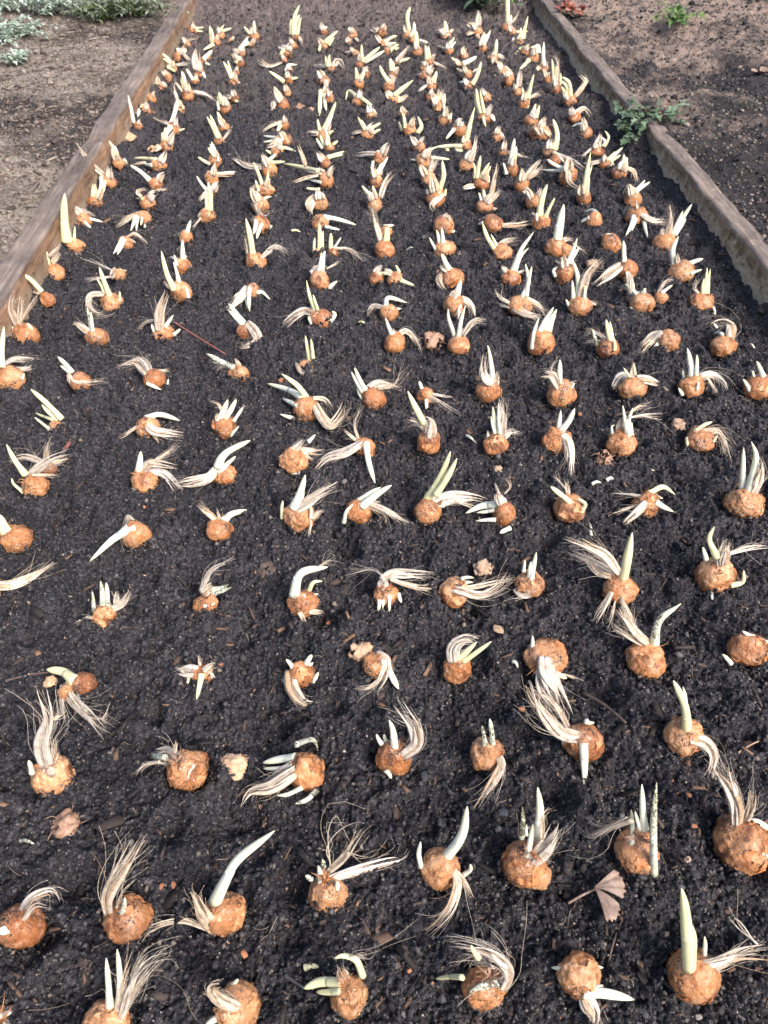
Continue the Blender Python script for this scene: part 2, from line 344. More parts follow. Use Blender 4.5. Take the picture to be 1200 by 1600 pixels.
# ------------------------------------------------------------------ the bulbs, measured off the photograph
# cx,cy,rx,ry | kind x,y x,y ... w     S shoot (Y yellowish, G gritty), F tuft of dry leaf fibres, C second lobe of the bulb
BULBS = """
-25,1612,38,36|S -8,1592 28,1577 12|S 0,1602 27,1591 9
166,1600,34,32|S 172,1573 166,1497 12|S 185,1580 184,1530 183,1483 11|F 187,1593 213,1523 240,1493 282,1483 13|F 183,1585 195,1530 207,1497 8|F 190,1590 215,1540 250,1502 275,1492 10
373,1572,36,34|F 372,1577 345,1562 331,1545 347,1537 24|S 362,1583 320,1602 14|S 363,1540 372,1530 8
33,1447,38,40|S 30,1447 -6,1456 16|F 30,1433 50,1403 80,1393 94,1414 15|F 35,1440 55,1415 75,1418 8
200,1437,33,35|F 170,1432 167,1400 187,1360 213,1323 227,1303 19|G 190,1427 195,1402 10|F 180,1425 190,1395 212,1373 5
352,1427,30,36|S 335,1410 350,1368 370,1337 429,1298 18|F 333,1457 313,1420 302,1390 20|F 328,1455 283,1440 233,1453 213,1471 9
82,1212,34,33|F 76,1212 66,1165 76,1123 61,1077 24|S 50,1208 45,1188 9|S 78,1205 78,1175 9|F 80,1200 86,1170 84,1150 14|F 78,1125 95,1118 100,1110 5
293,1203,31,32|F 300,1205 265,1183 233,1186 28|G 258,1184 233,1181 10|F 250,1190 225,1197 211,1218 5|F 272,1176 277,1157 7|F 285,1190 260,1172 240,1175 14
478,1205,30,38|S 462,1183 435,1187 410,1192 14|S 458,1196 411,1201 8|G 463,1163 487,1160 497,1174 9|F 467,1203 425,1230 392,1238 377,1262 22|S 443,1207 413,1230 8|S 472,1230 450,1240 432,1243 8|G 496,1234 480,1250 461,1256 9|F 470,1190 430,1215 400,1225 16
615,1185,29,34|S 617,1169 613,1140 608,1125 12|S 596,1162 588,1147 7|S 604,1160 600,1147 7|F 628,1183 652,1163 648,1133 630,1110 616,1093 18|F 648,1160 657,1120 5|S 603,1203 612,1217 8
760,1178,27,30|G 758,1165 753,1133 9|G 770,1164 765,1123 9|F 775,1177 784,1193 777,1213 760,1240 740,1268 13
513,1395,31,28|G 500,1381 497,1369 9|G 487,1374 477,1368 9|G 500,1364 497,1352 8|G 505,1354 504,1342 8|G 527,1389 527,1378 9|F 513,1375 557,1360 600,1347 627,1340 638,1327 15|F 513,1362 543,1333 567,1297 11|F 517,1356 513,1297 528,1273 550,1310 3|F 543,1333 587,1340 3
688,1358,31,35|S 697,1339 720,1303 730,1260 16|S 658,1355 652,1337 657,1315 8|S 725,1367 736,1360 735,1350 8|F 693,1345 714,1373 707,1413 690,1440 666,1463 14|F 713,1362 727,1383 736,1407 9
545,1557,30,42|Y 567,1525 557,1503 537,1495 521,1498 10|Y 535,1537 503,1535 474,1545 16|Y 533,1549 494,1550 11|F 537,1535 533,1508 17|F 547,1495 562,1494 573,1505 9|Y 531,1592 528,1598 8
755,1545,33,36|F 785,1548 794,1520 770,1493 733,1480 696,1478 19|F 770,1512 733,1493 709,1513 10|Y 722,1527 700,1530 680,1530 9|G 781,1536 760,1540 733,1551 15|Y 748,1497 736,1477 8|G 791,1511 768,1490 7
820,1350,36,40|S 835,1325 838,1280 840,1230 15|S 823,1339 828,1310 833,1287 10|G 815,1309 816,1260 8|S 823,1305 823,1288 5|F 830,1347 850,1327 867,1302 873,1289 24|F 847,1312 850,1273 868,1260 8|F 840,1345 863,1332 14|C 838,1368 22
995,1330,34,34|G 1022,1366 1022,1310 1023,1267 1026,1222 12|S 1007,1295 1007,1257 1003,1225 12|S 987,1320 987,1290 986,1265 9|S 999,1295 992,1268 7|F 987,1282 950,1293 923,1307 903,1294 12|F 980,1277 940,1290 910,1270 5
1157,1320,42,38|S 1160,1293 1183,1288 1207,1298 17|F 1153,1292 1153,1260 1143,1227 1130,1200 1120,1182 21|F 1163,1288 1173,1260 1177,1233 14|S 1197,1338 1185,1330 7|C 1195,1322 20
905,1525,33,33|S 910,1550 950,1555 991,1562 18|S 897,1510 943,1512 10|S 893,1517 861,1512 10|S 928,1543 943,1541 7|F 915,1558 927,1583 930,1603 25
1083,1523,38,40|Y 1077,1514 1067,1460 1065,1388 19|Y 1082,1508 1083,1467 1078,1440 10|S 1100,1495 1103,1477 1101,1463 8|F 1083,1513 1117,1510 1160,1490 1202,1483 21|F 1183,1476 1153,1447 1133,1420 4
27,843,24,21|Y 10,832 -3,803 18
212,835,22,22|S 213,826 177,843 140,877 13|S 200,823 165,850 9|F 220,828 200,807 200,837 213,862 7|F 215,824 203,812 196,835 6
343,828,20,18|S 349,814 362,803 387,797 12|F 337,813 320,797 309,787 10|F 343,812 340,795 5
-20,917,22,20|F -10,915 20,912 50,900 86,876 16|F 0,920 30,907 60,893 8
163,963,19,18|G 160,945 157,907 9|G 168,949 166,910 9|G 146,955 144,923 7|F 175,952 193,940 204,923 12|F 150,967 133,965 116,975 6|F 180,944 183,923 8
322,947,19,20|G 326,930 363,917 9|G 331,921 358,912 8|S 318,947 337,943 6|F 313,925 320,907 333,890 367,875 8|F 318,928 333,912 16
132,1067,19,16|Y 117,1063 100,1050 72,1046 16|F 102,1067 110,1093 140,1123 167,1152 15|F 97,1070 97,1100 100,1133 9|F 127,1118 160,1123 172,1098 4|G 118,1085 137,1113 8|C 104,1083 13
317,1053,20,14|Y 315,1053 307,1093 10|Y 295,1055 293,1068 7|F 318,1050 337,1036 14|F 310,1048 273,1047 20|F 313,1042 310,1023 5|F 325,1050 335,1060 10
467,808,25,24|S 459,794 477,742 14|S 467,789 474,765 9|Y 441,810 439,795 442,782 6|S 485,810 486,790 5|F 460,797 480,785 500,772 531,756 18|F 487,810 506,797 10|F 486,812 483,840 4
560,800,20,22|S 565,792 587,777 612,758 12|S 560,782 595,761 8|S 537,817 540,800 552,787 7|F 577,787 600,797 640,820 10|F 573,790 600,803 606,818 6|F 570,783 595,787 8
668,800,23,21|Y 667,781 685,745 704,705 13|Y 680,774 697,745 714,716 11|F 675,787 705,779 740,780 762,786 21|S 692,792 691,785 5|F 710,782 738,793 748,800 5
787,805,18,24|S 785,787 755,789 727,802 12|S 773,797 744,801 6|S 775,812 744,814 7|F 785,788 775,770 18|F 780,772 772,755 3|F 788,772 797,760 790,747 4|S 797,825 781,833 8
473,943,24,22|S 460,931 473,897 512,886 16|Y 483,922 490,910 504,908 7|S 473,933 498,928 9|F 483,955 500,957 507,960 8|F 467,957 477,974 8|F 500,884 525,872 4
603,930,19,19|S 601,920 598,951 9|S 593,937 591,958 7|S 608,930 608,958 7|S 622,927 627,942 7|F 597,906 613,897 647,898 681,900 15|F 610,905 653,918 690,918 8|F 597,899 578,890 532,900 5|F 597,918 603,900 18
710,925,24,24|S 722,904 741,903 6|S 728,910 740,910 5|F 693,918 720,923 750,931 777,920 800,896 14|F 715,921 760,913 806,904 8|C 712,940 12
828,913,22,21|S 830,905 838,863 9|S 827,903 830,877 7|S 818,893 820,875 6|F 805,920 820,931 842,915 13|F 830,930 810,937 795,941 3
472,1055,22,26|S 477,1038 487,1023 9|S 459,1045 447,1030 8|S 490,1067 498,1050 8|F 452,1048 456,1077 473,1097 498,1099 24|S 483,1040 489,1035 6|F 450,1060 438,1064 10
590,1040,23,24|S 606,1043 623,1077 11|F 588,1020 602,1033 598,1057 583,1082 14|F 596,1060 577,1073 552,1077 7
713,1045,24,28|Y 723,1034 768,1002 9|Y 716,1029 745,1003 10|F 708,1035 709,1012 727,1000 749,1004 18
890,795,25,22|Y 893,787 860,760 9|Y 895,792 865,777 6|Y 905,800 882,792 7|Y 908,800 915,788 903,779 7|F 888,774 884,750 9|F 887,768 865,740 3
1010,788,22,18|Y 1013,771 1035,761 1055,773 9|S 1024,784 1053,800 10|S 1016,772 1036,779 7|F 1010,785 990,805 974,819 14|F 1005,788 982,793 951,806 4|F 1012,777 975,772 950,770 5
969,922,27,22|Y 973,905 982,867 988,832 15|F 967,895 943,867 910,850 881,840 14|F 963,899 927,880 883,860 12|F 960,902 933,893 912,862 10|F 957,923 943,950 929,974 9|F 962,938 950,987 4|F 970,935 985,965 995,990 8
1010,1030,31,24|G 1022,1009 1030,970 1064,943 15|F 1017,1009 993,987 963,947 15|F 1007,1009 987,997 956,976 10|F 1012,1007 985,975 970,948 8
1117,900,30,30|Y 1120,870 1110,843 1116,823 11|S 1103,874 1098,855 8|Y 1141,915 1160,910 1162,891 8|S 1113,924 1113,937 6|F 1130,888 1133,857 1139,842 19|F 1141,864 1173,855 1202,853 8
852,1027,34,24|S 832,1010 832,993 7|Y 868,1052 886,1060 10|F 850,1027 853,1050 867,1083 888,1122 26|F 843,1045 846,1077 878,1120 12|F 878,1053 913,1063 4|F 827,1063 840,1100 870,1130 5
912,1160,31,36|S 912,1160 914,1200 913,1231 13|S 916,1127 929,1129 8|S 881,1162 880,1150 6|F 910,1153 877,1143 845,1108 822,1066 20|F 887,1136 867,1100 830,1070 10
1067,1150,31,30|Y 1073,1139 1067,1100 1052,1063 14|S 1072,1130 1072,1093 1067,1073 9|F 1078,1153 1100,1160 1114,1180 1107,1217 21
1167,1015,31,25|S 1142,1037 1129,1022 8|S 1177,995 1160,986 7|F 1177,1000 1205,1008 15|S 1180,1005 1203,1003 9
88,665,11,10|Y 97,655 72,630 48,608 9|Y 90,657 65,632 7|Y 83,656 55,645 5|Y 79,672 54,652 5
232,670,20,18|S 229,654 250,649 281,657 11|F 227,658 240,672 262,677 288,681 14|F 221,662 205,672 185,687 5|F 240,680 249,692 5
56,760,21,18|Y 40,742 23,717 10,694 10|Y 37,770 21,757 18,747 6|F 42,747 62,730 87,717 108,713 14|F 50,742 96,742 5
75,733,14,11|F 72,722 72,710 76,688 10|F 68,722 38,714 10,721 10|F 75,724 95,720 110,715 7
227,752,21,17|S 216,738 220,705 11|F 217,740 237,725 278,731 17|F 225,740 255,740 283,769 13|F 232,725 257,710 287,687 6|S 210,763 206,768 5
351,743,18,16|S 339,730 350,710 391,688 12|S 344,733 368,713 8|F 338,732 325,747 300,753 268,757 14|S 342,738 357,727 6
351,667,19,20|S 341,657 356,624 10|S 352,653 369,624 9|S 365,658 380,636 6|S 360,680 373,666 6|F 346,645 342,632 326,625 5|F 341,660 339,645 8
479,640,20,22|S 474,623 455,610 417,599 10|Y 478,621 465,602 440,584 10|S 466,634 441,622 8|S 470,656 437,647 8|F 491,630 503,652 517,665 535,647 542,631 14|F 489,622 507,625 519,643 7
458,722,23,21|F 450,706 475,705 508,704 15|S 455,740 478,739 7|S 482,690 493,679 7|F 455,706 475,687 12|F 470,708 492,720 6
570,700,17,17|S 572,692 577,720 586,755 10|F 569,690 540,707 510,715 487,738 13|F 560,688 554,662 564,631 5|F 558,690 537,671 5
585,622,19,18|S 571,609 560,587 554,574 8|S 567,612 549,581 8|S 566,625 557,607 5|F 578,606 595,600 628,608 15|F 590,608 617,600 632,565 4
666,621,15,16|S 666,624 666,639 6|S 659,607 655,596 6|F 662,616 682,625 721,648 6|F 675,616 711,622 5|F 665,614 653,615 11
670,692,19,19|Y 663,662 650,635 637,611 10|F 672,684 672,660 660,652 19|F 670,678 655,660 636,654 10|F 665,668 640,662 5
775,695,20,18|S 776,679 770,635 8|S 773,677 767,650 5|S 763,683 762,673 6|S 781,677 779,629 7|F 785,684 788,650 784,619 12|F 781,688 797,675 815,677 11
869,690,23,20|S 876,673 890,657 898,638 11|S 872,671 876,641 8|F 870,677 886,687 891,712 891,744 15
877,617,23,22|S 876,602 875,562 8|F 876,606 862,585 842,585 21|F 866,592 862,575 875,557 3|F 885,602 902,595 4|S 893,606 897,598 5
763,612,20,20|S 769,598 765,562 762,539 9|F 770,602 756,585 760,550 15|F 774,602 778,580 10|F 763,592 750,570 5
971,694,24,20|S 980,679 975,652 973,633 8|S 982,681 982,657 989,637 8|S 988,681 987,659 6|S 957,679 956,667 961,664 5|F 968,675 970,652 12|F 984,652 1010,649 1038,650 5|F 985,645 1000,637 1019,635 4
1095,687,24,17|Y 1085,674 1099,664 1113,659 7|Y 1074,684 1074,698 6|Y 1114,690 1121,680 5|F 1095,675 1120,673 1131,687 1141,725 12|F 1122,676 1141,689 4
1162,787,27,24|S 1160,765 1162,732 1162,699 10|S 1169,769 1180,732 1182,710 1174,690 12|F 1175,772 1187,740 1191,714 15|F 1182,766 1201,744 3|F 1186,780 1195,783 5
988,608,21,18|F 985,592 970,590 955,608 17|F 995,592 1020,597 1043,614 14|Y 983,588 975,575 5|Y 992,586 989,567 5|F 986,590 991,566 9
1081,603,20,18|S 1080,588 1074,544 10|S 1083,588 1081,560 7|S 1088,586 1089,554 7|S 1069,590 1067,578 5|S 1066,617 1060,606 6|S 1089,608 1091,597 5|F 1092,590 1112,585 1130,595 1137,612 15|F 1104,588 1123,618 5
1183,607,21,20|S 1192,588 1182,564 9|S 1171,610 1161,592 7|S 1178,588 1176,579 4|C 1194,600 15
86,427,17,13|Y 73,417 70,400 67,389 13|F 82,412 93,394 9|F 76,400 97,382 7
75,469,12,12|Y 66,456 45,436 24,424 8|F 63,455 37,447 22,458 13
41,525,20,19|F 26,509 17,482 22,458 10|F 28,507 50,475 60,460 7|F 30,508 33,475 36,462 9|Y 22,515 15,508 6|Y 50,515 42,505 6
187,430,10,10|F 177,423 150,412 116,402 4|F 176,432 150,435 130,437 4|F 182,420 172,435 11|Y 188,422 198,423 5
174,472,17,13|Y 172,463 155,417 8|Y 163,457 151,435 5|Y 187,470 187,455 5|F 163,460 142,462 140,480 155,492 166,485 11|F 170,461 160,452 8
152,527,18,14|G 145,518 142,487 7|G 141,517 136,480 6|F 140,520 127,510 114,502 10
283,457,17,18|Y 272,453 262,427 252,392 10|S 280,443 271,409 7|S 294,465 291,447 6|F 272,452 262,445 257,437 8
255,520,18,13|F 248,518 250,487 261,454 15|F 244,500 225,505 213,517 5|S 258,511 271,492 7|S 271,523 282,514 6|S 241,518 237,506 6
17,592,23,20|S 3,573 2,550 6,510 10|F 3,573 25,562 71,565 12|F 12,577 37,577 65,572 9|S 35,592 38,583 5
125,597,17,14|G 113,582 90,557 8|G 111,583 94,571 6|F 108,585 120,597 170,594 6|F 108,584 108,600 8
242,592,18,16|F 230,583 212,567 181,575 17|F 236,579 225,562 207,565 9|S 230,599 252,609 6|F 246,579 266,580 6|S 262,600 263,592 4
399,408,16,14|Y 395,397 390,367 384,341 10|F 408,402 430,387 451,398 8|F 387,397 381,357 4|F 395,402 408,417 9
396,455,10,13|F 387,448 375,467 354,486 14|S 390,449 390,486 7|S 383,460 388,483 5|S 401,457 411,457 422,468 6|S 386,450 365,464 5
383,518,15,14|S 380,507 357,485 9|S 381,504 357,474 8|F 385,504 397,517 402,530 390,541 371,546 13
372,585,17,14|G 366,575 322,552 9|F 371,572 345,572 334,583 8|Y 350,568 331,566 5|F 375,572 367,559 8
500,440,17,19|S 503,424 505,400 508,392 7|S 498,424 502,394 7|F 488,428 502,418 512,424 12|S 512,452 527,439 7|F 510,420 533,407 4
503,500,19,17|Y 493,486 484,460 479,438 7|Y 497,486 489,460 5|F 495,492 475,487 455,500 444,512 12|F 468,490 447,497 7|S 487,506 482,494 6|S 516,502 523,492 519,486 7
480,572,13,9|Y 484,563 477,524 7|Y 489,560 486,529 6|F 463,568 472,582 493,580 7|F 467,580 488,590 4
588,437,12,13|F 585,427 598,415 12|Y 590,428 617,427 7
617,437,13,13|Y 626,438 647,446 7|Y 624,426 618,414 5|F 612,428 600,420 10
706,435,18,17|S 702,422 690,396 9|F 694,424 686,437 694,453 11|F 700,424 687,415 8
798,436,15,13|S 800,424 812,390 834,362 8|S 805,424 815,400 826,387 6|F 792,426 784,414 9|F 809,426 820,422 5
881,428,16,17|S 868,432 865,423 872,416 6|F 882,418 879,399 14|S 886,413 902,372 8|S 890,412 905,386 6|F 877,414 867,407 5
608,490,15,14|S 603,479 608,467 636,473 8|S 614,483 627,482 6|F 602,481 583,479 574,495 8
709,478,16,17|S 713,463 720,438 11|F 720,466 735,477 741,496 13|F 719,475 715,500 7|F 706,466 716,452 13
812,478,21,15|S 816,465 828,440 821,412 8|S 822,463 831,416 7|F 817,466 840,477 854,493 11|F 802,482 825,492 848,495 11|F 797,474 782,465 774,449 5|F 796,481 772,472 4
616,537,17,16|S 613,524 602,496 7|F 620,524 635,517 650,532 661,548 10|F 618,524 612,514 9
717,540,18,15|S 717,527 727,478 8|S 711,526 701,500 700,482 7|F 722,524 740,502 761,501 9|F 719,527 728,513 10
845,535,22,22|S 843,518 852,500 865,480 9|S 852,517 870,483 9|S 831,545 832,520 842,496 7|S 859,518 868,488 6
906,480,19,17|S 896,468 894,438 7|F 906,466 920,430 946,404 13|S 904,464 900,432 892,402 9|F 910,466 927,475 946,479 5|S 912,468 914,446 6|S 889,478 884,468 5
980,422,16,16|F 971,414 950,430 927,448 15|S 975,409 974,376 8|F 981,425 985,446 8
1064,425,20,17|S 1076,412 1099,404 8|S 1079,427 1097,421 6|S 1054,412 1050,390 1060,369 10|F 1051,412 1036,421 4|F 1060,412 1057,395 8
1003,474,18,17|G 1000,460 974,450 9|G 1004,460 1008,450 9|G 994,459 977,443 6|S 997,486 984,480 6|F 988,458 982,424 9
1032,466,11,10|S 1033,458 1051,445 6|F 1028,458 1040,440 1053,436 6
1095,472,20,14|Y 1101,460 1105,418 8|Y 1105,460 1110,420 7|Y 1098,460 1100,435 7|S 1114,480 1117,492 5|F 1094,460 1085,450 1090,430 5
950,545,19,17|Y 954,533 947,499 9|Y 957,533 953,502 7|G 932,540 926,515 6|Y 960,547 960,529 6|F 948,531 925,517 910,528 7|F 943,533 910,534 5
1044,535,19,19|F 1042,524 1020,527 999,553 17|F 1035,519 1015,530 998,537 8|S 1028,537 1021,547 7
1130,542,21,17|F 1142,529 1141,510 1125,508 1109,518 19|S 1128,522 1116,521 6|S 1120,512 1115,505 5
115,385,16,11|Y 105,379 100,340 101,302 15|Y 116,377 117,353 5
130,346,14,13|F 128,336 112,321 12|F 135,336 120,322 7|S 140,342 161,347 5|S 132,347 142,356 5|F 128,327 151,338 5
149,317,13,12|Y 145,307 145,288 7|Y 150,307 148,287 4
171,285,13,12|S 159,276 155,300 7|S 164,284 162,301 6|F 163,275 140,256 115,220 9
186,256,11,11|Y 182,247 178,233 170,220 7|F 193,248 200,258 5
248,259,13,11|S 244,250 225,248 209,247 7|S 238,258 226,257 6|F 228,254 202,257 5
244,288,13,11|S 234,282 217,268 203,258 8|F 244,297 267,296 5
231,318,14,12|S 232,309 243,306 6|S 224,311 212,310 5|F 222,307 215,300 230,295 6
226,341,11,11|S 216,338 213,361 5|S 212,337 204,361 6|S 222,340 220,352 4|F 219,332 200,340 179,356 7|S 227,350 226,356 4
196,380,11,10|S 192,372 177,397 7|S 194,375 183,398 6|F 198,370 212,366 232,381 6|F 200,372 213,380 4
260,230,12,11|S 258,219 258,199 9|F 250,228 240,236 9
291,374,11,13|S 292,363 298,344 7|F 286,363 274,368 6
286,416,13,13|S 286,405 285,374 8|S 281,407 265,401 5|F 290,404 282,395 8|S 277,415 272,398 6
336,252,12,12|S 328,257 309,245 5|S 335,244 325,230 6|S 338,243 330,221 6|S 341,252 339,240 4
350,200,10,9|S 347,192 339,174 6|F 344,197 351,189 8
342,222,9,8|S 341,216 323,182 7|S 343,216 328,179 7|F 349,218 364,197 5
331,280,12,13|F 336,272 357,271 381,269 8|S 326,270 338,268 6
331,303,10,10|S 322,296 307,275 5|F 322,300 310,315 8
323,337,13,11|Y 328,329 327,305 325,284 9|Y 323,327 322,295 6|F 315,332 309,341 7|F 314,340 300,357 4
447,220,11,10|S 439,215 411,212 5|S 438,219 411,222 5|F 440,214 425,227 414,230 14
434,238,11,10|S 432,231 445,231 463,237 6|S 424,240 415,234 5
421,267,14,15|S 423,254 446,252 7|S 416,254 431,240 6|F 410,260 385,257 359,244 10
416,298,14,10|Y 410,289 400,265 396,253 6|Y 416,289 419,268 5|Y 404,299 399,281 5|F 408,292 397,292 393,303 8
407,322,15,14|S 411,312 425,307 6|S 402,312 400,305 5|F 398,317 410,337 428,332 5|F 402,314 393,322 10
408,352,14,14|S 401,344 396,366 8|S 409,350 401,373 6|S 421,357 425,352 4|F 400,340 390,346 9
510,283,12,15|F 505,270 480,262 11|Y 497,267 470,261 441,255 7|F 478,261 472,242 464,224 6|F 497,273 470,280 451,288 6|S 502,285 479,280 5|S 500,296 478,294 5
507,255,10,9|S 512,246 541,236 7|S 502,252 523,246 5|S 514,246 541,241 5
515,231,9,9|S 507,228 500,211 6|S 511,226 510,204 7|S 520,226 528,220 5|S 504,232 494,216 5
500,318,15,14|F 493,308 482,320 487,336 12|S 490,317 486,330 6
500,350,14,14|S 505,338 530,342 556,351 7|F 514,346 500,338 8|S 508,354 531,359 5
496,398,9,9|Y 500,391 499,349 8|Y 504,391 505,360 5|Y 491,395 492,371 5
520,396,10,9|Y 517,388 517,364 7|F 523,388 545,390 571,411 6|S 522,388 533,371 4
594,247,12,12|S 586,240 594,235 5|F 587,240 572,240 551,242 7|S 583,253 582,265 5
587,283,11,12|S 590,272 606,245 7|S 584,272 581,259 5|F 594,274 597,260 6
585,320,13,15|S 580,308 565,290 6|S 587,306 582,290 6|F 594,310 602,285 615,268 9
603,362,10,9|S 601,354 616,352 6
602,392,16,16|Y 602,378 604,354 7|Y 607,378 607,355 4|F 596,378 587,347 579,316 9
654,230,11,9|Y 652,223 646,214 5|F 655,222 664,214 8
661,252,13,12|S 673,246 703,249 5|F 663,247 668,232 11
669,280,13,12|F 671,269 680,241 9|F 674,269 687,244 5
681,309,16,18|Y 687,295 694,275 691,250 8|F 692,303 675,320 679,330 10|S 695,306 697,295 5|S 669,303 667,295 5
693,353,16,17|F 697,343 702,334 15|S 706,362 711,361 5
695,390,17,14|S 687,380 682,359 6|S 692,380 690,356 7|S 681,390 671,371 5|F 707,403 717,402 718,391 7
729,258,13,13|F 735,247 742,225 744,209 7|F 731,248 747,226 12
727,228,12,10|S 722,228 695,229 666,235 6|S 725,236 697,235 670,237 6|S 728,221 735,195 742,167 9
752,287,14,12|Y 745,279 747,260 751,243 7|Y 752,278 765,254 6|Y 757,281 767,259 5|S 763,285 765,275 4|F 741,291 722,295 8
757,323,15,11|F 766,315 772,282 779,253 7|S 757,313 755,295 6|S 752,313 748,301 5|F 768,314 783,296 8|F 770,325 783,332 6
770,352,16,15|S 763,340 754,340 5|S 755,348 747,350 5|F 784,352 805,352 831,347 7
785,395,16,13|Y 772,388 762,370 754,349 8|Y 776,384 767,366 5|F 778,385 792,377 811,374 9
786,239,9,10|F 794,238 807,242 826,251 6
800,265,11,12|S 797,256 804,216 8|S 803,256 807,229 6|S 791,272 786,254 6
815,290,13,14|F 820,279 832,265 846,249 10|F 823,280 851,259 8|S 816,279 816,265 6|Y 818,299 820,303 4
834,317,15,15|F 828,330 841,340 4|F 840,306 846,294 8
845,348,15,14|Y 843,337 847,310 855,288 11|Y 852,340 867,309 6|S 839,345 838,333 5
857,238,11,11|Y 866,234 870,210 864,186 9|F 866,238 895,252 913,265 6|F 864,236 872,245 882,257 8|C 866,253 10
887,275,16,15|S 881,264 867,257 855,249 6|S 882,266 865,266 845,265 6|F 887,265 890,285 908,295 8
912,310,13,13|S 912,299 917,270 923,237 8|S 918,300 921,276 5|F 907,301 900,304 7
928,348,14,15|S 932,335 924,329 913,331 8|S 921,340 906,348 6
869,388,17,16|S 871,375 876,347 881,319 14|F 875,378 885,374 896,378 8|F 895,380 918,398 3|C 883,393 12
954,382,16,16|S 950,367 943,366 5|F 950,370 960,366 8
932,236,13,9|S 943,229 950,215 945,204 6|F 932,229 940,208 10|F 925,231 906,246 4
914,209,12,11|S 915,199 905,195 893,198 7|F 914,200 911,182 9
944,257,11,9|S 951,250 973,230 6|S 954,252 970,242 5|F 943,250 925,255 909,254 6|F 952,251 961,263 8
967,272,14,12|Y 975,262 975,241 8|F 979,262 990,267 998,285 7
989,312,14,14|S 992,301 1016,284 6|S 988,301 1008,281 6|F 986,300 981,290 971,306 7
995,338,17,14|S 990,338 978,368 7|S 994,342 987,361 5|S 1006,345 1012,371 6|F 1000,333 1020,345 1044,346 11|F 997,328 994,312 6
1037,380,18,16|S 1052,367 1081,319 7|S 1049,366 1067,329 6|S 1055,367 1072,341 6|F 1042,368 1048,345 1046,319 9|F 1038,367 1035,356 10
216,199,8,8|S 209,192 207,180 200,148 6|F 208,200 203,190 203,214 9
227,176,10,10|S 219,168 213,190 6|S 221,167 229,161 5|F 231,167 238,173 5
237,155,8,8|F 232,149 221,147 7
248,137,9,9|Y 241,131 228,119 6|F 252,130 262,137 8|S 240,133 233,132 4
261,122,8,8|F 257,116 252,112 5
268,108,10,7|Y 270,102 260,90 247,80 5|Y 266,104 245,95 6|F 275,102 298,100 5|Y 262,105 274,112 6
279,90,9,10|S 281,81 276,75 7|F 285,84 300,98 6
292,72,8,9|F 290,65 300,61 313,64 6|S 289,78 287,87 6
301,49,9,8|Y 305,44 320,42 5|Y 306,48 317,49 4|F 293,50 284,50 284,34 5
311,117,10,10|S 312,108 311,94 7|F 308,110 306,90 309,76 13|S 317,114 321,122 5
317,97,7,7|S 318,93 332,78 7|S 321,100 328,101 5
306,129,8,8|S 302,125 291,107 6
293,149,11,11|Y 290,139 284,111 8|F 285,143 271,124 4|F 301,143 319,147 340,159 7
280,171,11,9|S 276,163 270,183 263,195 7|F 279,162 273,141 271,127 5|S 283,164 287,170 6
273,202,10,11|F 266,195 250,189 232,185 6|S 266,198 254,219 8|S 280,204 289,201 4
324,90,6,6|F 322,86 328,82 4
339,66,7,7|S 332,68 328,40 7|S 333,70 318,78 6
344,55,8,7|S 340,50 362,44 6|S 342,50 350,39 4
361,65,5,5|F 361,61 365,59 3
378,84,6,6|F 374,82 363,76 7|S 374,78 388,57 7
375,99,8,8|S 368,98 371,90 5|F 372,93 362,81 8
369,114,6,6|F 367,109 371,105 4
365,130,10,9|Y 362,123 349,96 6|Y 364,122 356,94 5|F 371,128 388,140 6
366,154,9,8|Y 368,158 373,160 5|F 361,152 350,150 8
352,171,11,11|Y 347,163 342,144 8|S 342,172 339,157 5
397,57,9,8|Y 396,50 397,32 5|Y 391,53 381,41 5
393,71,7,6|S 389,67 378,73 6
460,60,9,8|Y 459,54 461,29 468,8 8|Y 455,54 455,30 6|Y 465,54 470,27 5|F 467,57 474,71 5
459,72,7,7|F 457,67 452,64 4
449,83,9,8|F 447,77 436,73 13|Y 444,78 437,86 7
444,95,6,6|F 440,97 418,103 398,87 7
453,113,7,7|S 447,110 450,101 465,101 6
451,126,8,9|S 456,123 466,121 5|Y 444,128 420,111 7
449,146,7,7|F 447,141 443,137 5
442,165,11,13|Y 440,154 428,135 7|F 435,156 428,161 424,181 9
444,196,8,10|F 440,189 420,198 408,208 6|S 438,196 432,208 7
505,51,8,8|S 505,45 513,43 6
506,73,9,7|Y 508,67 528,48 7|Y 500,73 499,80 5|Y 513,70 522,58 6
517,108,8,7|Y 512,104 515,85 6|Y 510,103 508,87 5|F 511,104 489,101 7|F 522,103 528,95 539,109 9
505,126,11,9|F 508,124 511,139 8|F 500,119 508,116 8
508,147,9,9|S 501,143 499,181 8|S 508,148 510,173 6
515,156,8,11|F 514,148 520,142 6
505,212,12,10|S 506,203 525,159 8|S 509,203 518,180 6|F 498,207 477,207 11|S 514,208 522,204 6|S 500,204 496,186 6
551,55,8,8|S 549,48 544,44 7|F 555,59 562,67 6
545,69,7,7|F 544,64 550,61 5
554,84,8,6|F 551,79 537,81 8
562,100,8,9|S 567,97 565,69 6|S 567,96 594,73 6|S 569,97 601,79 6
571,117,8,8|F 571,110 576,104 6
561,132,10,9|Y 563,126 569,109 7|Y 557,124 556,105 5
559,159,10,10|Y 557,150 545,143 540,157 6|Y 563,152 585,168 6
578,181,10,10|F 581,173 590,181 9
574,211,11,9|S 571,203 559,182 6|S 577,203 595,192 6|S 583,208 595,202 5|F 566,205 548,209 6
597,51,8,8|F 591,47 578,45 9
596,70,8,8|S 601,66 621,56 6|S 602,70 620,67 5
605,81,7,7|S 609,78 623,69 6|S 610,80 624,74 5
620,100,7,7|F 621,94 641,70 7|S 623,96 642,90 6
614,117,9,7|Y 612,111 610,91 8|F 608,117 622,126 5
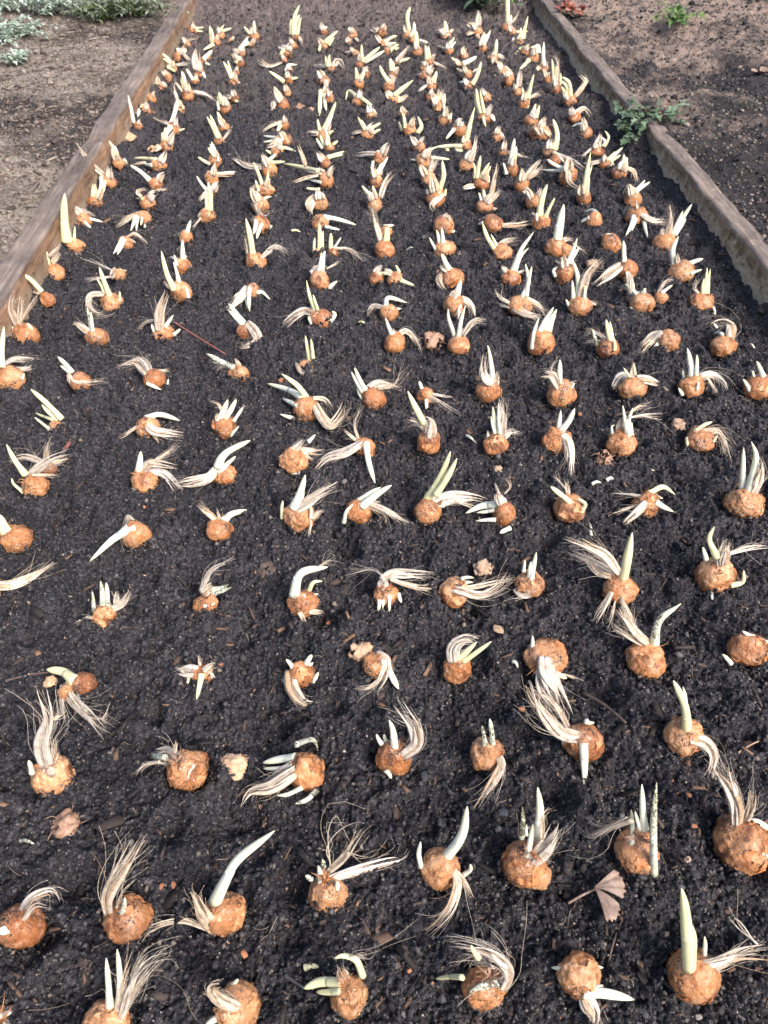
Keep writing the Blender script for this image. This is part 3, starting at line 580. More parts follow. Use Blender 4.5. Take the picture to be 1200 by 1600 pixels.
607,136,10,9|Y 608,128 601,117 593,102 7
612,157,11,10|Y 617,149 646,125 8|S 623,160 623,149 7|F 624,157 639,149 7
630,180,10,9|F 630,172 637,175 5
640,203,11,11|Y 633,200 629,175 6|Y 628,204 623,190 4|Y 652,208 658,198 653,182 7
635,55,7,8|Y 639,48 637,27 641,11 7
645,62,8,8|S 646,55 647,34 8|F 651,63 674,70 7
652,81,9,9|Y 651,73 649,47 8
672,97,8,8|Y 667,93 664,70 7|Y 671,90 669,72 5|F 677,97 697,107 5
663,107,8,8|F 660,100 663,96 5
665,119,11,9|S 667,111 670,103 6|F 658,116 652,116 5
673,136,9,9|Y 677,129 682,111 7|F 667,132 653,144 6
671,152,7,7|F 670,146 678,141 6
684,167,10,10|S 692,162 695,146 6|F 687,158 687,138 9|S 678,166 677,157 5
694,188,12,11|F 695,178 691,138 5|S 703,186 705,176 5
697,57,9,8|Y 696,50 695,32 8|F 691,51 681,48 7|F 702,51 710,46 5
702,80,8,7|S 699,75 710,58 5|S 704,75 712,65 5|F 698,76 680,70 4
725,88,8,7|F 721,83 728,72 8
719,104,7,7|S 717,99 705,90 5|S 723,100 745,88 8
731,117,8,8|F 727,113 711,107 6|F 737,113 754,103 3
731,136,9,8|S 730,129 717,128 6|S 737,132 744,120 752,96 7
759,154,9,10|F 757,146 767,157 7
757,185,13,10|Y 752,177 744,138 8|Y 757,177 750,140 6|S 755,183 759,198 5|F 766,180 774,190 7
718,204,13,13|F 714,196 725,188 13|S 709,202 697,217 6
746,50,9,9|F 747,42 749,15 9|F 742,44 728,35 7|F 740,48 727,54 6
746,60,5,5|F 746,56 750,53 4
753,76,10,8|S 750,70 757,50 6|S 755,70 766,47 6
770,92,9,8|S 773,86 776,61 7|F 778,87 789,91 7|F 764,88 760,92 5
773,103,8,8|F 771,97 766,95 5
776,214,11,9|F 780,207 789,218 7
791,43,9,9|Y 793,35 793,0 792,-16 7|S 797,37 799,23 5|F 800,36 812,18 4
801,53,8,9|S 802,58 800,70 4|S 807,50 825,49 4
810,67,9,8|S 813,60 814,43 6|S 818,61 825,25 5
820,82,7,7|S 822,75 812,74 804,85 5
833,92,10,11|S 842,83 841,72 834,73 6|S 826,94 812,108 7
848,108,9,8|S 849,100 850,65 7|F 843,104 836,113 6
855,125,7,10|F 856,116 860,112 4
869,140,9,10|Y 864,132 862,91 6|Y 869,131 869,102 5|F 872,131 871,95 860,84 5|S 875,133 876,113 4
890,159,12,9|Y 891,150 888,130 878,120 7|Y 885,151 877,135 7|F 897,152 907,141 916,126 902,113 8
897,184,11,9|F 900,176 912,170 924,184 10
795,125,10,11|S 794,118 796,111 7|F 797,117 802,113 5
786,112,11,9|S 779,115 785,105 5|F 788,104 803,116 7
807,144,9,7|F 810,137 815,105 8
818,163,10,12|Y 824,154 834,116 7|Y 822,173 828,149 6|S 817,152 816,136 5|F 827,153 842,148 852,160 5
829,189,12,10|S 831,181 837,162 6|S 837,184 843,164 6
843,207,18,14|F 850,200 862,214 12|F 838,198 848,212 12
"""
# dry papery husks left of bulbs:  x,y,r
HUSKS = [(104,1292,24,'husk'),(366,1196,21,'paper'),(753,889,15,'tan'),(676,536,17,'husk'),(1059,666,11,'tan'),(943,718,13,'husk'),
         (563,1020,17,'paper'),(78,1066,10,'paper'),(926,415,10,'tan'),(200,217,11,'paper'),(469,170,8,'husk'),(484,174,7,'tan'),(239,234,8,'paper'),(777,735,8,'tan'),(415,893,14,'twig')]
PEBBLES = [(778,987,15,'tan','flake'),(1073,1345,9,'tan','pebble'),(814,1110,8,'brick','pebble'),(345,1040,6,'brick','pebble'),(382,1492,10,'brick','pebble'),
           (253,1386,8,'brick','pebble'),(233,1415,6,'brick','pebble'),(272,1385,9,'brick','flake'),(778,1298,8,'stone','pebble'),(687,1287,9,'slate','pebble'),
           (663,1215,13,'slate','flake'),(785,1272,14,'slate','flake'),(657,1252,7,'slate','pebble'),(1181,1429,5,'stone','pebble'),(287,1408,6,'stone','pebble'),
           (565,1325,6,'stone','pebble'),(513,976,7,'brick','pebble'),(226,794,5,'brick','pebble'),(163,1128,8,'stone','pebble'),(853,655,13,'slate','flake'),
           (393,596,7,'stone','pebble'),(439,597,7,'brick','pebble'),(1005,1585,12,'slate','pebble'),(1090,1590,9,'stone','flake'),(609,1533,8,'slate','pebble'),
           (538,755,7,'stone','pebble'),(1075,1244,7,'brick','pebble'),(767,1086,7,'slate','pebble'),(563,1084,9,'slate','pebble'),(920,1280,10,'slate','flake'),
           (905,650,7,'brick','pebble'),(345,486,5,'slate','pebble'),(83,938,11,'slate','pebble'),(88,907,9,'slate','flake'),(1003,1372,10,'slate','pebble'),(640,1518,6,'brick','flake'),(1083,1292,7,'brick','flake')]
TWIGS = [(907,1083,977,1132,6,'twig'),(268,503,353,556,3,'redtwig'),(10,1066,76,1053,4,'twig'),(970,1440,948,1513,4,'twig'),(157,640,160,675,3,'slate'),(422,1040,418,1110,3,'slate'),
         (1152,1178,1184,1160,3,'tan'),(45,942,66,965,4,'tan'),(780,1150,775,1125,4,'slate'),(480,1000,503,1022,5,'slate'),(865,1088,835,1090,2,'fibre'),(1035,1257,1060,1240,4,'brick'),(290,510,262,505,2,'twig'),(445,1525,475,1545,6,'slate'),(85,480,120,473,5,'slate'),(100,705,112,690,6,'redtwig')]
LOOSE = [(477,1513,499,1512,10,'Y'),(729,682,745,695,5,'S'),(924,758,939,756,5,'S'),(947,752,958,750,6,'S'),(1002,736,1022,737,3,'S'),(801,1035,809,1045,6,'S'),(923,838,922,818,5,'G'),
         (456,362,470,364,4,'Y'),(648,252,640,253,3,'S'),(636,393,646,388,5,'S'),(33,1315,55,1320,6,'G'),(561,505,571,508,4,'Y'),(1172,540,1178,546,5,'S')]
PITS = [(45,1120,26),(233,1112,24),(270,1300,30),(700,935,20),(240,1110,18),(455,1380,34),(600,1330,20),(640,1325,20),(455,1340,18),(1040,1450,24),(720,1440,18),
        (375,1225,20),(880,1390,22),(590,760,12),(200,750,10),(830,1060,18),(1060,890,20),(1040,1010,18),(1085,905,12),(500,590,16),(670,385,10),(780,515,16),(730,560,12),(1050,700,14),(910,745,18),(670,1290,18),(1110,900,12),(300,1440,18),(130,1420,22),(620,1420,26),(520,1110,22),(1165,1150,24),(40,1000,18)]
# ------------------------------------------------------------------ parse and place the bulbs on the soil
def place(cx, cy, rx, ry, lift=0.56):
    "centre and radii of a body whose outline stands at that pixel, resting in the soil"
    z = 0.01
    for _ in range(6):
        P = hit_z(cx, cy, z); dep = float(np.dot(P - EYE, FWD)); sc = FPX / dep
        r = rx / sc; q = ry / sc
        z = float(base_h(P[0], P[1])) + q * lift
    return P, r, q, sc
RECS = []
for line in BULBS.strip().split('\n'):
    bits = line.split('|'); cx, cy, rx, ry = map(float, bits[0].split(','))
    P, r, q, sc = place(cx, cy, rx, ry)
    parts = []
    for b in bits[1:]:
        k = b.split(); pts = [tuple(map(float, s.split(','))) for s in k[1:] if ',' in s]; w = float(k[-1])
        parts.append((k[0], pts, w))
    k = random.Random(len(RECS) * 7 + 1)
    if cy < 335:                                   # the far bulbs stand thick with shoots and dead leaf
        sh = [p for p in parts if p[0] in 'SYG' and p[1][0][1] - p[1][-1][1] > 0.8 * abs(p[1][0][0] - p[1][-1][0]) and p[2] >= 5]
        if sh and k.random() < 0.75:
            a = max(sh, key=lambda p: p[1][0][1] - p[1][-1][1]); e = k.uniform(0.55, 0.85); dx = k.choice((-1, 1)) * k.uniform(0.25, 0.6) * rx; o = a[1][0]
            parts.append((a[0], [(o[0] + dx * 0.4, o[1])] + [(o[0] + (x - o[0]) * e + dx * (0.6 + 0.6 * i), o[1] + (y - o[1]) * e) for i, (x, y) in enumerate(a[1][1:])], a[2] * 0.8))
        u = k.uniform(-0.8, 0.8)
        parts.append(('F', [(cx + u * rx * 0.3, cy - ry * 0.45), (cx + u * rx * 0.9, cy - ry * 1.25), (cx + u * rx * 1.6, cy - ry * k.uniform(1.5, 2.3))], rx * k.uniform(0.75, 1.15)))
    RECS.append(dict(c=P, r=r, q=q, sc=sc, px=(cx, cy, rx, ry), parts=parts))

# ------------------------------------------------------------------ soil
pits = [(R['c'][0], R['c'][1] + R['r'] * 0.25, R['r'] * 1.35, 0.30 * R['r']) for R in RECS]
for x, y, rp in PITS:
    P = hit_z(x, y, 0.0); s = FPX / float(np.dot(P - EYE, FWD)); pits.append((P[0], P[1], rp / s * 0.95, 0.95 * rp / s))
for k in range(340):
    s_ = RNG.uniform(0.010, 0.026); pits.append((RNG.uniform(-0.55, 0.68), RNG.uniform(0.1, 3.3), s_, s_ * RNG.uniform(0.5, 0.85)))
def soil_h(X, Y):
    Z = base_h(X, Y)
    wx = X + 0.01 * vnoise2(X * 40, Y * 40, 31); wy = Y + 0.01 * vnoise2(X * 40, Y * 40, 32)
    Z = Z + 0.0150 * vnoise2(wx * 30, wy * 30, 3)
    n = vnoise2(wx * 75, wy * 75, 4); Z = Z + 0.0115 * n
    n = vnoise2(wx * 170, wy * 170, 5); Z = Z + 0.0065 * (0.35 - np.abs(n) * 2) + 0.004 * vnoise2(wx * 120, wy * 120, 15)
    Z = Z + 0.0048 * vnoise2(X * 330, Y * 330, 6) + 0.0028 * vnoise2(X * 620, Y * 620, 7)
    return Z
def dent(X, Y, Z, ys):
    for (px, py, rr, dd) in pits:
        i0 = np.searchsorted(ys, py - 2.4 * rr); i1 = np.searchsorted(ys, py + 2.4 * rr)
        if i1 <= i0: continue
        d2 = ((X[i0:i1] - px) ** 2 + (Y[i0:i1] - py) ** 2) / rr ** 2
        Z[i0:i1] += -dd * np.exp(-d2 * 1.6) + dd * 0.35 * np.exp(-(np.sqrt(d2) - 1.35) ** 2 * 6)
    return Z
XL, XR = -0.578, 0.712
def sheet(xs, ys, hf, name, mat, after=None):
    X, Y = np.meshgrid(xs, ys); Z = hf(X, Y)
    if after: Z = after(X, Y, Z, ys)
    V = np.stack([X, Y, Z], -1).reshape(-1, 3); nx, ny = len(xs), len(ys)
    i = np.arange(nx * ny).reshape(ny, nx)
    F = np.stack([i[:-1, :-1], i[:-1, 1:], i[1:, 1:], i[1:, :-1]], -1).reshape(-1, 4)
    return big_mesh(name, V, F, mat), Z
def grow(y0, y1, s0, g):
    out = [y0]
    while out[-1] < y1: out.append(out[-1] + s0 * (1 + g * max(out[-1], 0)))
    return np.array(out)
def bank(X, Y, Z, ys):
    Z = dent(X, Y, Z, ys)
    # soil banked up against the two boards, and a heap where the right board has slumped
    dl = X - XL; dr = XR - X
    wl = 0.8 * np.exp(-(np.minimum(dl, dr - 0.006) / 0.016) ** 2) * (0.75 + 0.5 * vnoise2(X * 3, Y * 3, 48))
    Z = Z * (1 - wl) + (base_h(X, Y) + 0.008 * vnoise2(X * 5, Y * 9, 49) + 0.004 * vnoise2(X * 50, Y * 31, 50)) * wl
    Z += 0.022 * np.exp(-(dl / 0.020) ** 2) * (0.8 + 1.5 * vnoise2(X * 8, Y * 5, 41) + 1.2 * vnoise2(X * 20, Y * 23, 46) + 0.6 * vnoise2(X * 40, Y * 60, 47))
    Z += 0.020 * np.exp(-(dr / 0.024) ** 2) * (0.7 + 1.3 * vnoise2(X * 8, Y * 5, 42) + 0.9 * vnoise2(X * 20, Y * 23, 44) + 0.5 * vnoise2(X * 40, Y * 60, 45))
    Z += 0.042 * np.exp(-((X - 0.70) ** 2 / 0.045 ** 2 + (Y - 1.93) ** 2 / 0.10 ** 2))
    # a ridge and a furrow close the far end
    Z += 0.03 * np.exp(-((Y - 3.35) / 0.10) ** 2) - 0.05 * np.exp(-((Y - 3.62) / 0.07) ** 2)
    return Z
xs = np.arange(XL - 0.002, XR + 0.004, 0.00125)
ys = grow(0.0, 4.2, 0.00125, 1.3)
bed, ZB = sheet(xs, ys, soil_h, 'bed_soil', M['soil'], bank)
tag(bed, kind='structure')
def zsoil(x, y):
    i = np.clip(np.searchsorted(ys, y), 0, len(ys) - 1); j = np.clip(np.round((x - xs[0]) / 0.00125).astype(int), 0, len(xs) - 1)
    return ZB[i, j]

HL, HR = 0.066, 0.056
def left_h(X, Y):
    d = np.clip((-0.622 - X), 0, 3)
    return HL - 0.020 + np.clip(d / 0.12, 0.0, 1) * (0.008 + 0.03 * vnoise2(X * 3, Y * 3, 52)) + 0.012 * vnoise2(X * 12, Y * 12, 53) \
        + 0.008 * vnoise2(X * 40, Y * 40, 54) + 0.006 * vnoise2(X * 110, Y * 110, 55) + 0.003 * vnoise2(X * 300, Y * 300, 56)
def right_h(X, Y):
    d = np.clip(X - 0.745, 0, 3)
    return HR - 0.010 - 0.03 * np.clip((0.735 - X) / 0.023, 0, 1) + 0.035 * np.clip(d * 2, 0, 1) * (vnoise2(X * 3.2, Y * 3.2, 61) + 0.3) + 0.030 * vnoise2(X * 13, Y * 13, 62) \
        + 0.010 * vnoise2(X * 40, Y * 40, 63) + 0.007 * vnoise2(X * 100, Y * 100, 64) + 0.003 * vnoise2(X * 300, Y * 300, 65) \
        + 0.02 * np.exp(-((Y - 1.95) / 0.12) ** 2 - (d / 0.05) ** 2)
yo = grow(0.7, 4.4, 0.0022, 1.2)
lp, ZL = sheet(np.arange(-2.3, -0.610, 0.0042), yo, left_h, 'left_path_soil', M['left']); tag(lp, kind='structure')
rp, ZR = sheet(np.arange(0.712, 2.4, 0.0042), yo, right_h, 'right_path_soil', M['right']); tag(rp, kind='structure')
mb = MB(); mb.add([(-40, -40, -0.10), (40, -40, -0.10), (40, 40, -0.10), (-40, 40, -0.10)], [(0, 1, 2, 3)])
tag(mb.build('ground', M['right'], smooth=False), kind='structure')

# ------------------------------------------------------------------ edging boards
def board(name, x0, x1, top, y0, y1, mat, seed, label, wobble):
    n = 420; yy = np.linspace(y0, y1, n)
    prof = []                                     # cross-section, rounded arrises
    b = 0.005
    prof += [(x0, -0.06), (x0, 0.0), (x0, top * 0.35), (x0, top * 0.7), (x0, top - b), (x0 + b * 0.3, top - b * 0.3), (x0 + b, top)]
    for t in np.linspace(0.15, 0.85, 6): prof.append((x0 + (x1 - x0) * t, top))
    prof += [(x1 - b, top), (x1 - b * 0.3, top - b * 0.3), (x1, top - b), (x1, 0.0), (x1, -0.06)]
    prof = np.array(prof); k = len(prof)
    V = np.zeros((n, k, 3)); V[:, :, 0] = prof[None, :, 0]; V[:, :, 1] = yy[:, None]; V[:, :, 2] = prof[None, :, 1]
    bow = wobble * vnoise2(yy * 0.9, yy * 0 + seed, seed)[:, None]
    dx = 0.006 * vnoise2(V[:, :, 1] * 14, V[:, :, 0] * 60 + V[:, :, 2] * 60, seed + 1) + 0.0025 * vnoise2(V[:, :, 1] * 60, V[:, :, 2] * 200 + V[:, :, 0] * 200, seed + 2)
    wear = np.clip(vnoise2(V[:, :, 1] * 9, V[:, :, 0] * 10, seed + 3) - 0.1, 0, 1)
    V[:, :, 0] += bow + dx
    V[:, :, 2] += np.where(V[:, :, 2] > top * 0.5, 0.004 * vnoise2(V[:, :, 1] * 10, V[:, :, 0] * 90, seed + 4) - 0.016 * wear, 0)
    i = np.arange(n * k).reshape(n, k)
    F = np.stack([i[:-1, :-1], i[:-1, 1:], i[1:, 1:], i[1:, :-1]], -1).reshape(-1, 4)
    me = MB(); me.add(V.reshape(-1, 3), [tuple(f) for f in F.tolist()] + [tuple(i[0].tolist()), tuple(i[-1][::-1].tolist())])
    o = me.build(name, mat); tag(o, label, 'edging board'); return o
board('edging_board', -0.617, -0.571, HL, 0.75, 4.3, M['wood_l'], 71, 'weathered brown timber board edging the left side of the bed', 0.010)
board('edging_board', 0.704, 0.745, HR, 0.75, 1.885, M['wood_r'], 81, 'sandy crusted nearer timber board on the right side of the bed', 0.006)
board('edging_board', 0.699, 0.738, HR + 0.003, 1.945, 4.3, M['wood_r'], 85, 'farther brown timber board on the right, beyond the feathery weed', 0.012)

# ------------------------------------------------------------------ crumbs, flakes, grit and fibres in the soil (uncountable)
OCT_V = np.array([(1, 0, 0), (-1, 0, 0), (0, 1, 0), (0, -1, 0), (0, 0, 1), (0, 0, -1)], float)
OCT_F = np.array([(0, 2, 4), (2, 1, 4), (1, 3, 4), (3, 0, 4), (2, 0, 5), (1, 2, 5), (3, 1, 5), (0, 3, 5)])
CUB_V = np.array([(sx, sy, sz) for sx in (-1, 1) for sy in (-1, 1) for sz in (-1, 1)], float)
CUB_F = np.array([(0, 1, 3, 2), (4, 6, 7, 5), (0, 4, 5, 1), (2, 3, 7, 6), (0, 2, 6, 4), (1, 5, 7, 3)])
def spots(n, xlo, xhi, y0, y1, fall):
    "more of the small stuff is modelled close by, where it can be seen"
    u = RNG.random(n); a = 1 / (1 + fall * y0); b = 1 / (1 + fall * y1)
    y = (1 / (a + (b - a) * u) - 1) / fall
    lim = 0.42 + 0.62 * y
    x = RNG.uniform(np.maximum(xlo, -lim), np.minimum(xhi, lim)); return x, y
def scatter(name, n, where, size, aspect, mat, fall=1.1, base='oct', sink=0.3, tilt=0.5, jit=0.35):
    x, y, z = where(n, fall)
    BV, BF = (OCT_V, OCT_F) if base == 'oct' else (CUB_V, CUB_F) if base == 'cube' else (ICV, ICF)
    s = size(n) ; s = s * (1 + 0.18 * np.clip(y, 0, 4))
    A = np.stack([s * RNG.uniform(*aspect[0], n), s * RNG.uniform(*aspect[1], n), s * RNG.uniform(*aspect[2], n)], -1)
    V = BV[None] * (1 + RNG.uniform(-jit, jit, (n, len(BV), 3))) * A[:, None, :]
    rz = RNG.uniform(0, 2 * math.pi, n); rx = RNG.normal(0, tilt, n)
    c, d = np.cos(rx)[:, None], np.sin(rx)[:, None]
    Y = V[:, :, 1] * c - V[:, :, 2] * d; Z = V[:, :, 1] * d + V[:, :, 2] * c; X = V[:, :, 0]
    c, d = np.cos(rz)[:, None], np.sin(rz)[:, None]
    V = np.stack([X * c - Y * d + x[:, None], X * d + Y * c + y[:, None], Z + (z + A[:, 2] * sink)[:, None]], -1)
    F = (BF[None] + (np.arange(n) * len(BV))[:, None, None]).reshape(-1, BF.shape[1])
    return tag(big_mesh(name, V.reshape(-1, 3), F, mat, smooth=False), kind='stuff')
def in_bed(n, fall):
    x, y = spots(n, XL + 0.004, XR - 0.004, 0.03, 3.9, fall); return x, y, zsoil(x, y)
def on_left(n, fall):
    y = 0.8 + 3.2 * RNG.random(n) ** 1.2; x = RNG.uniform(-0.62 - 0.25 - 0.35 * y, -0.622); return x, y, left_h(x, y)
def on_right(n, fall):
    y = 0.8 + 3.2 * RNG.random(n) ** 1.2; x = RNG.uniform(0.745, 0.80 + 0.5 * y + 0.1); return x, y, right_h(x, y)
logn = lambda m, s: (lambda n: np.clip(RNG.lognormal(math.log(m), s, n), m * 0.45, m * 4.5))
ICV = np.array([(math.cos(a) * c, math.sin(a) * c, s_) for s_, c, n_, o_ in ((0.9, 0.4, 3, 0.0), (0.3, 0.95, 5, 0.4), (-0.5, 0.85, 5, 1.0)) for a in (o_ + 2 * math.pi * i / n_ for i in range(n_))])
def hull_faces(V):
    import bmesh
    bm = bmesh.new(); vs = [bm.verts.new(v) for v in V]; bm.verts.index_update()
    bmesh.ops.convex_hull(bm, input=vs); F = [[v.index for v in f.verts] for f in bm.faces if len(f.verts) == 3]; bm.free(); return np.array(F)
ICF = hull_faces(ICV)
scatter('soil_crumbs', 210000, in_bed, logn(0.00085, 0.50), ((0.7, 1.3), (0.7, 1.3), (0.6, 1.1)), M['crumb'])
scatter('soil_clods', 12000, in_bed, logn(0.0020, 0.33), ((0.7, 1.3), (0.7, 1.3), (0.5, 0.9)), M['lump'], base='lump', jit=0.30, fall=0.8)
def by_bulbs(n, fall):
    k = RNG.integers(0, len(RECS), n); c = np.array([R['c'] for R in RECS])[k]; r = np.array([R['r'] for R in RECS])[k]
    a = RNG.uniform(0, 2 * math.pi, n); d = r * (0.78 + np.abs(RNG.normal(0, 0.22, n)))
    x = np.clip(c[:, 0] + np.cos(a) * d, XL + 0.004, XR - 0.004); y = c[:, 1] + np.sin(a) * d
    return x, y, zsoil(x, y) + r * 0.50 * np.exp(-((d / r - 0.80) / 0.22) ** 2) * RNG.random(n)
scatter('heaped_crumbs', 75000, by_bulbs, logn(0.0011, 0.45), ((0.7, 1.3), (0.7, 1.3), (0.6, 1.1)), M['crumb'])
scatter('bark_flakes', 6500, in_bed, logn(0.0017, 0.40), ((1.2, 2.8), (0.35, 0.8), (0.12, 0.3)), M['chip'], base='cube', tilt=0.4, sink=1.0, fall=0.8)
scatter('grit', 15000, in_bed, logn(0.00046, 0.50), ((0.8, 1.2), (0.8, 1.2), (0.6, 1.0)), M['grain'], sink=0.8)
scatter('path_clods', 52000, on_left, logn(0.0014, 0.48), ((0.7, 1.5), (0.6, 1.2), (0.4, 0.8)), M['clod'], base='lump', jit=0.2)
scatter('path_flakes', 6000, on_left, logn(0.0024, 0.40), ((1.2, 2.6), (0.3, 0.7), (0.12, 0.3)), M['clod'], base='cube', tilt=0.3, sink=1.0)
scatter('path_crumbs', 22000, on_right, logn(0.0014, 0.50), ((0.7, 1.3), (0.7, 1.3), (0.4, 0.8)), M['clod'], base='lump', jit=0.2)
scatter('path_compost', 20000, on_right, logn(0.0017, 0.45), ((0.7, 1.3), (0.7, 1.3), (0.5, 0.9)), M['crumb'], base='lump', jit=0.2)
def fibres(name, n, where, L, r, mat, fall=0.8):
    x, y, z = where(n, fall); k = 6
    a = RNG.uniform(0, 2 * math.pi, n); cur = RNG.normal(0, 1.3, n); ln = L * RNG.lognormal(0, 0.5, n)
    t = np.linspace(0, 1, k); ang = a[:, None] + cur[:, None] * t[None]
    X = x[:, None] + np.cumsum(np.cos(ang), 1) * (ln / k)[:, None]; Y = y[:, None] + np.cumsum(np.sin(ang), 1) * (ln / k)[:, None]
    X = np.clip(X, XL + 0.004, XR - 0.004) if where is in_bed else X
    Z = (zsoil(X.ravel(), Y.ravel()).reshape(X.shape) if where is in_bed else z[:, None]) + 0.001 + 0.0015 * np.sin(t * 3.1)[None]
    rr = r * (1 + 0.3 * np.clip(y, 0, 4))[:, None] * (1 - 0.6 * t)[None]
    nx, ny = -np.sin(ang), np.cos(ang)
    ring = [np.stack([X + nx * rr, Y + ny * rr, Z], -1), np.stack([X - nx * rr, Y - ny * rr, Z], -1), np.stack([X, Y, Z + rr * 1.4], -1)]
    V = np.stack(ring, 2)                          # n,k,3,3
    F = []
    for i in range(k - 1):
        for j in range(3):
            F.append((i * 3 + j, i * 3 + (j + 1) % 3, (i + 1) * 3 + (j + 1) % 3, (i + 1) * 3 + j))
    F = (np.array(F)[None] + (np.arange(n) * k * 3)[:, None, None]).reshape(-1, 4)
    return tag(big_mesh(name, V.reshape(-1, 3), F, mat), kind='stuff')
fibres('root_fibres', 1900, in_bed, 0.011, 0.00032, M['fibre'])
fibres('dry_stalks', 420, on_left, 0.03, 0.0009, M['fibre'])

# ------------------------------------------------------------------ bulbs
def ico(level):
    import bmesh
    bm = bmesh.new(); bmesh.ops.create_icosphere(bm, subdivisions=level, radius=1.0)
    bm.verts.ensure_lookup_table(); V = np.array([v.co[:] for v in bm.verts]); F = [tuple(v.index for v in f.verts) for f in bm.faces]; bm.free(); return V, F
ICO = {3: ico(3), 4: ico(4), 5: ico(5)}
def body(mb, C, r, q, seed, level, lean=0.0, knob=1.0, axis=None, shell=None):
    D, F = ICO[level]; rs = random.Random(seed)
    off = np.array([seed * 3.17, seed * 1.31, seed * 2.7])
    m = 1 + knob * 0.26 * vnoise3(D * 1.5 + off, 1) + knob * 0.15 * vnoise3(D * 3.1 + off, 2)
    n = vnoise3(D * 4.6 + off, 3); m -= knob * 0.075 * (0.5 - np.abs(n) * 2)            # creases
    n = vnoise3(D * np.array([11, 11, 4.0]) + off, 4); m += 0.07 * n                          # skin ribs run top to bottom
    m += 0.03 * vnoise3(D * 20 + off, 5)
    top = np.clip(D[:, 2] - 0.55, 0, 1); m += 0.42 * top ** 1.6
    m -= 0.10 * np.clip(-D[:, 2] - 0.6, 0, 1)
    if axis is not None:                           # the crown points where the shoots leave
        z = unit(axis); x = unit(np.cross([0.3, 1, 0.1], z)); y = np.cross(z, x); P = (D * m[:, None]) @ np.array([x, y, z])
    else: P = D * m[:, None]
    P = P * np.array([r * rs.uniform(0.94, 1.04), r * rs.uniform(0.85, 1.05), q])
    P[:, 0] += lean * (P[:, 2]) * 0.4
    if shell is None: mb.add(P + C, F); return
    thr, seed2 = shell                             # only torn patches of it, lifted off the surface, with an inner face
    lift = 1.035 + 0.10 * np.clip(vnoise3(D * 3.3 + off, 21), 0, 1)
    f = np.array(F); keep = vnoise3(D * 1.9 + off + 9, seed2) + 0.35 * vnoise3(D * 6 + off, 22) + 0.16 * np.abs(D[:, 2]) > thr
    f = f[keep[f].all(1)]
    if not len(f): return
    u, inv = np.unique(f, return_inverse=True); f = inv.reshape(-1, 3)
    mb.add((P * lift[:, None])[u] + C, f.tolist()); mb.add((P * (lift[:, None] - 0.02))[u] + C, f[:, ::-1].tolist())
def hit_body(x, y, C, r, q, grow_=1.0):
    d = ray(x, y); S = np.array([r, r, q]) * grow_
    o = (EYE - C) / S; e = d / S
    a = e @ e; b = 2 * o @ e; c = o @ o - 1; D = b * b - 4 * a * c
    if D < 0: return None
    return (-b - math.sqrt(D)) / (2 * a)
def lift_line(pts, C, r, q, w):
    "the measured line of a shoot or tuft -> points in the bed: it leaves the bulb, then stands up or comes to rest on the soil"
    p0, p1 = pts[0], pts[-1]; up = (p0[1] - p1[1]) > 0.45 * math.hypot(p1[0] - p0[0], p1[1] - p0[1])
    gz = float(base_h(C[0], C[1]))
    t = hit_body(*p0, C, r, q, 0.93)
    if t is not None: P0 = EYE + ray(*p0) * t
    else:
        d = ray(*p0); P0 = EYE + d * (C[1] / d[1])
        if P0[2] < gz + 0.3 * q: P0 = hit_z(*p0, gz + 0.3 * q)
    out = [P0]; tot = sum(math.dist(a, b) for a, b in zip(pts, pts[1:])); run = 0
    for a, b in zip(pts, pts[1:]):
        run += math.dist(a, b); f = run / tot; d = ray(*b)
        if up:                                     # plane through the root leaning a little away
            lean = 0.22                            # (y - y0) = lean * (z - z0)
            t = ((P0[1] - EYE[1]) - lean * (P0[2] - EYE[2])) / (d[1] - lean * d[2])
            if EYE[2] + d[2] * t < gz + 0.004: t = (gz + 0.004 - CAM_H) / d[2]
        else:
            z0 = P0[2]; z = z0 + (gz + 0.005 + 0.15 * q - z0) * min(1, f * 1.15)
            t = (z - CAM_H) / d[2]
        h = hit_body(*b, C, r, q, 1.0)
        if h is not None: t = min(t, h - w * 0.3)
        out.append(EYE + d * t)
    return np.array(out)
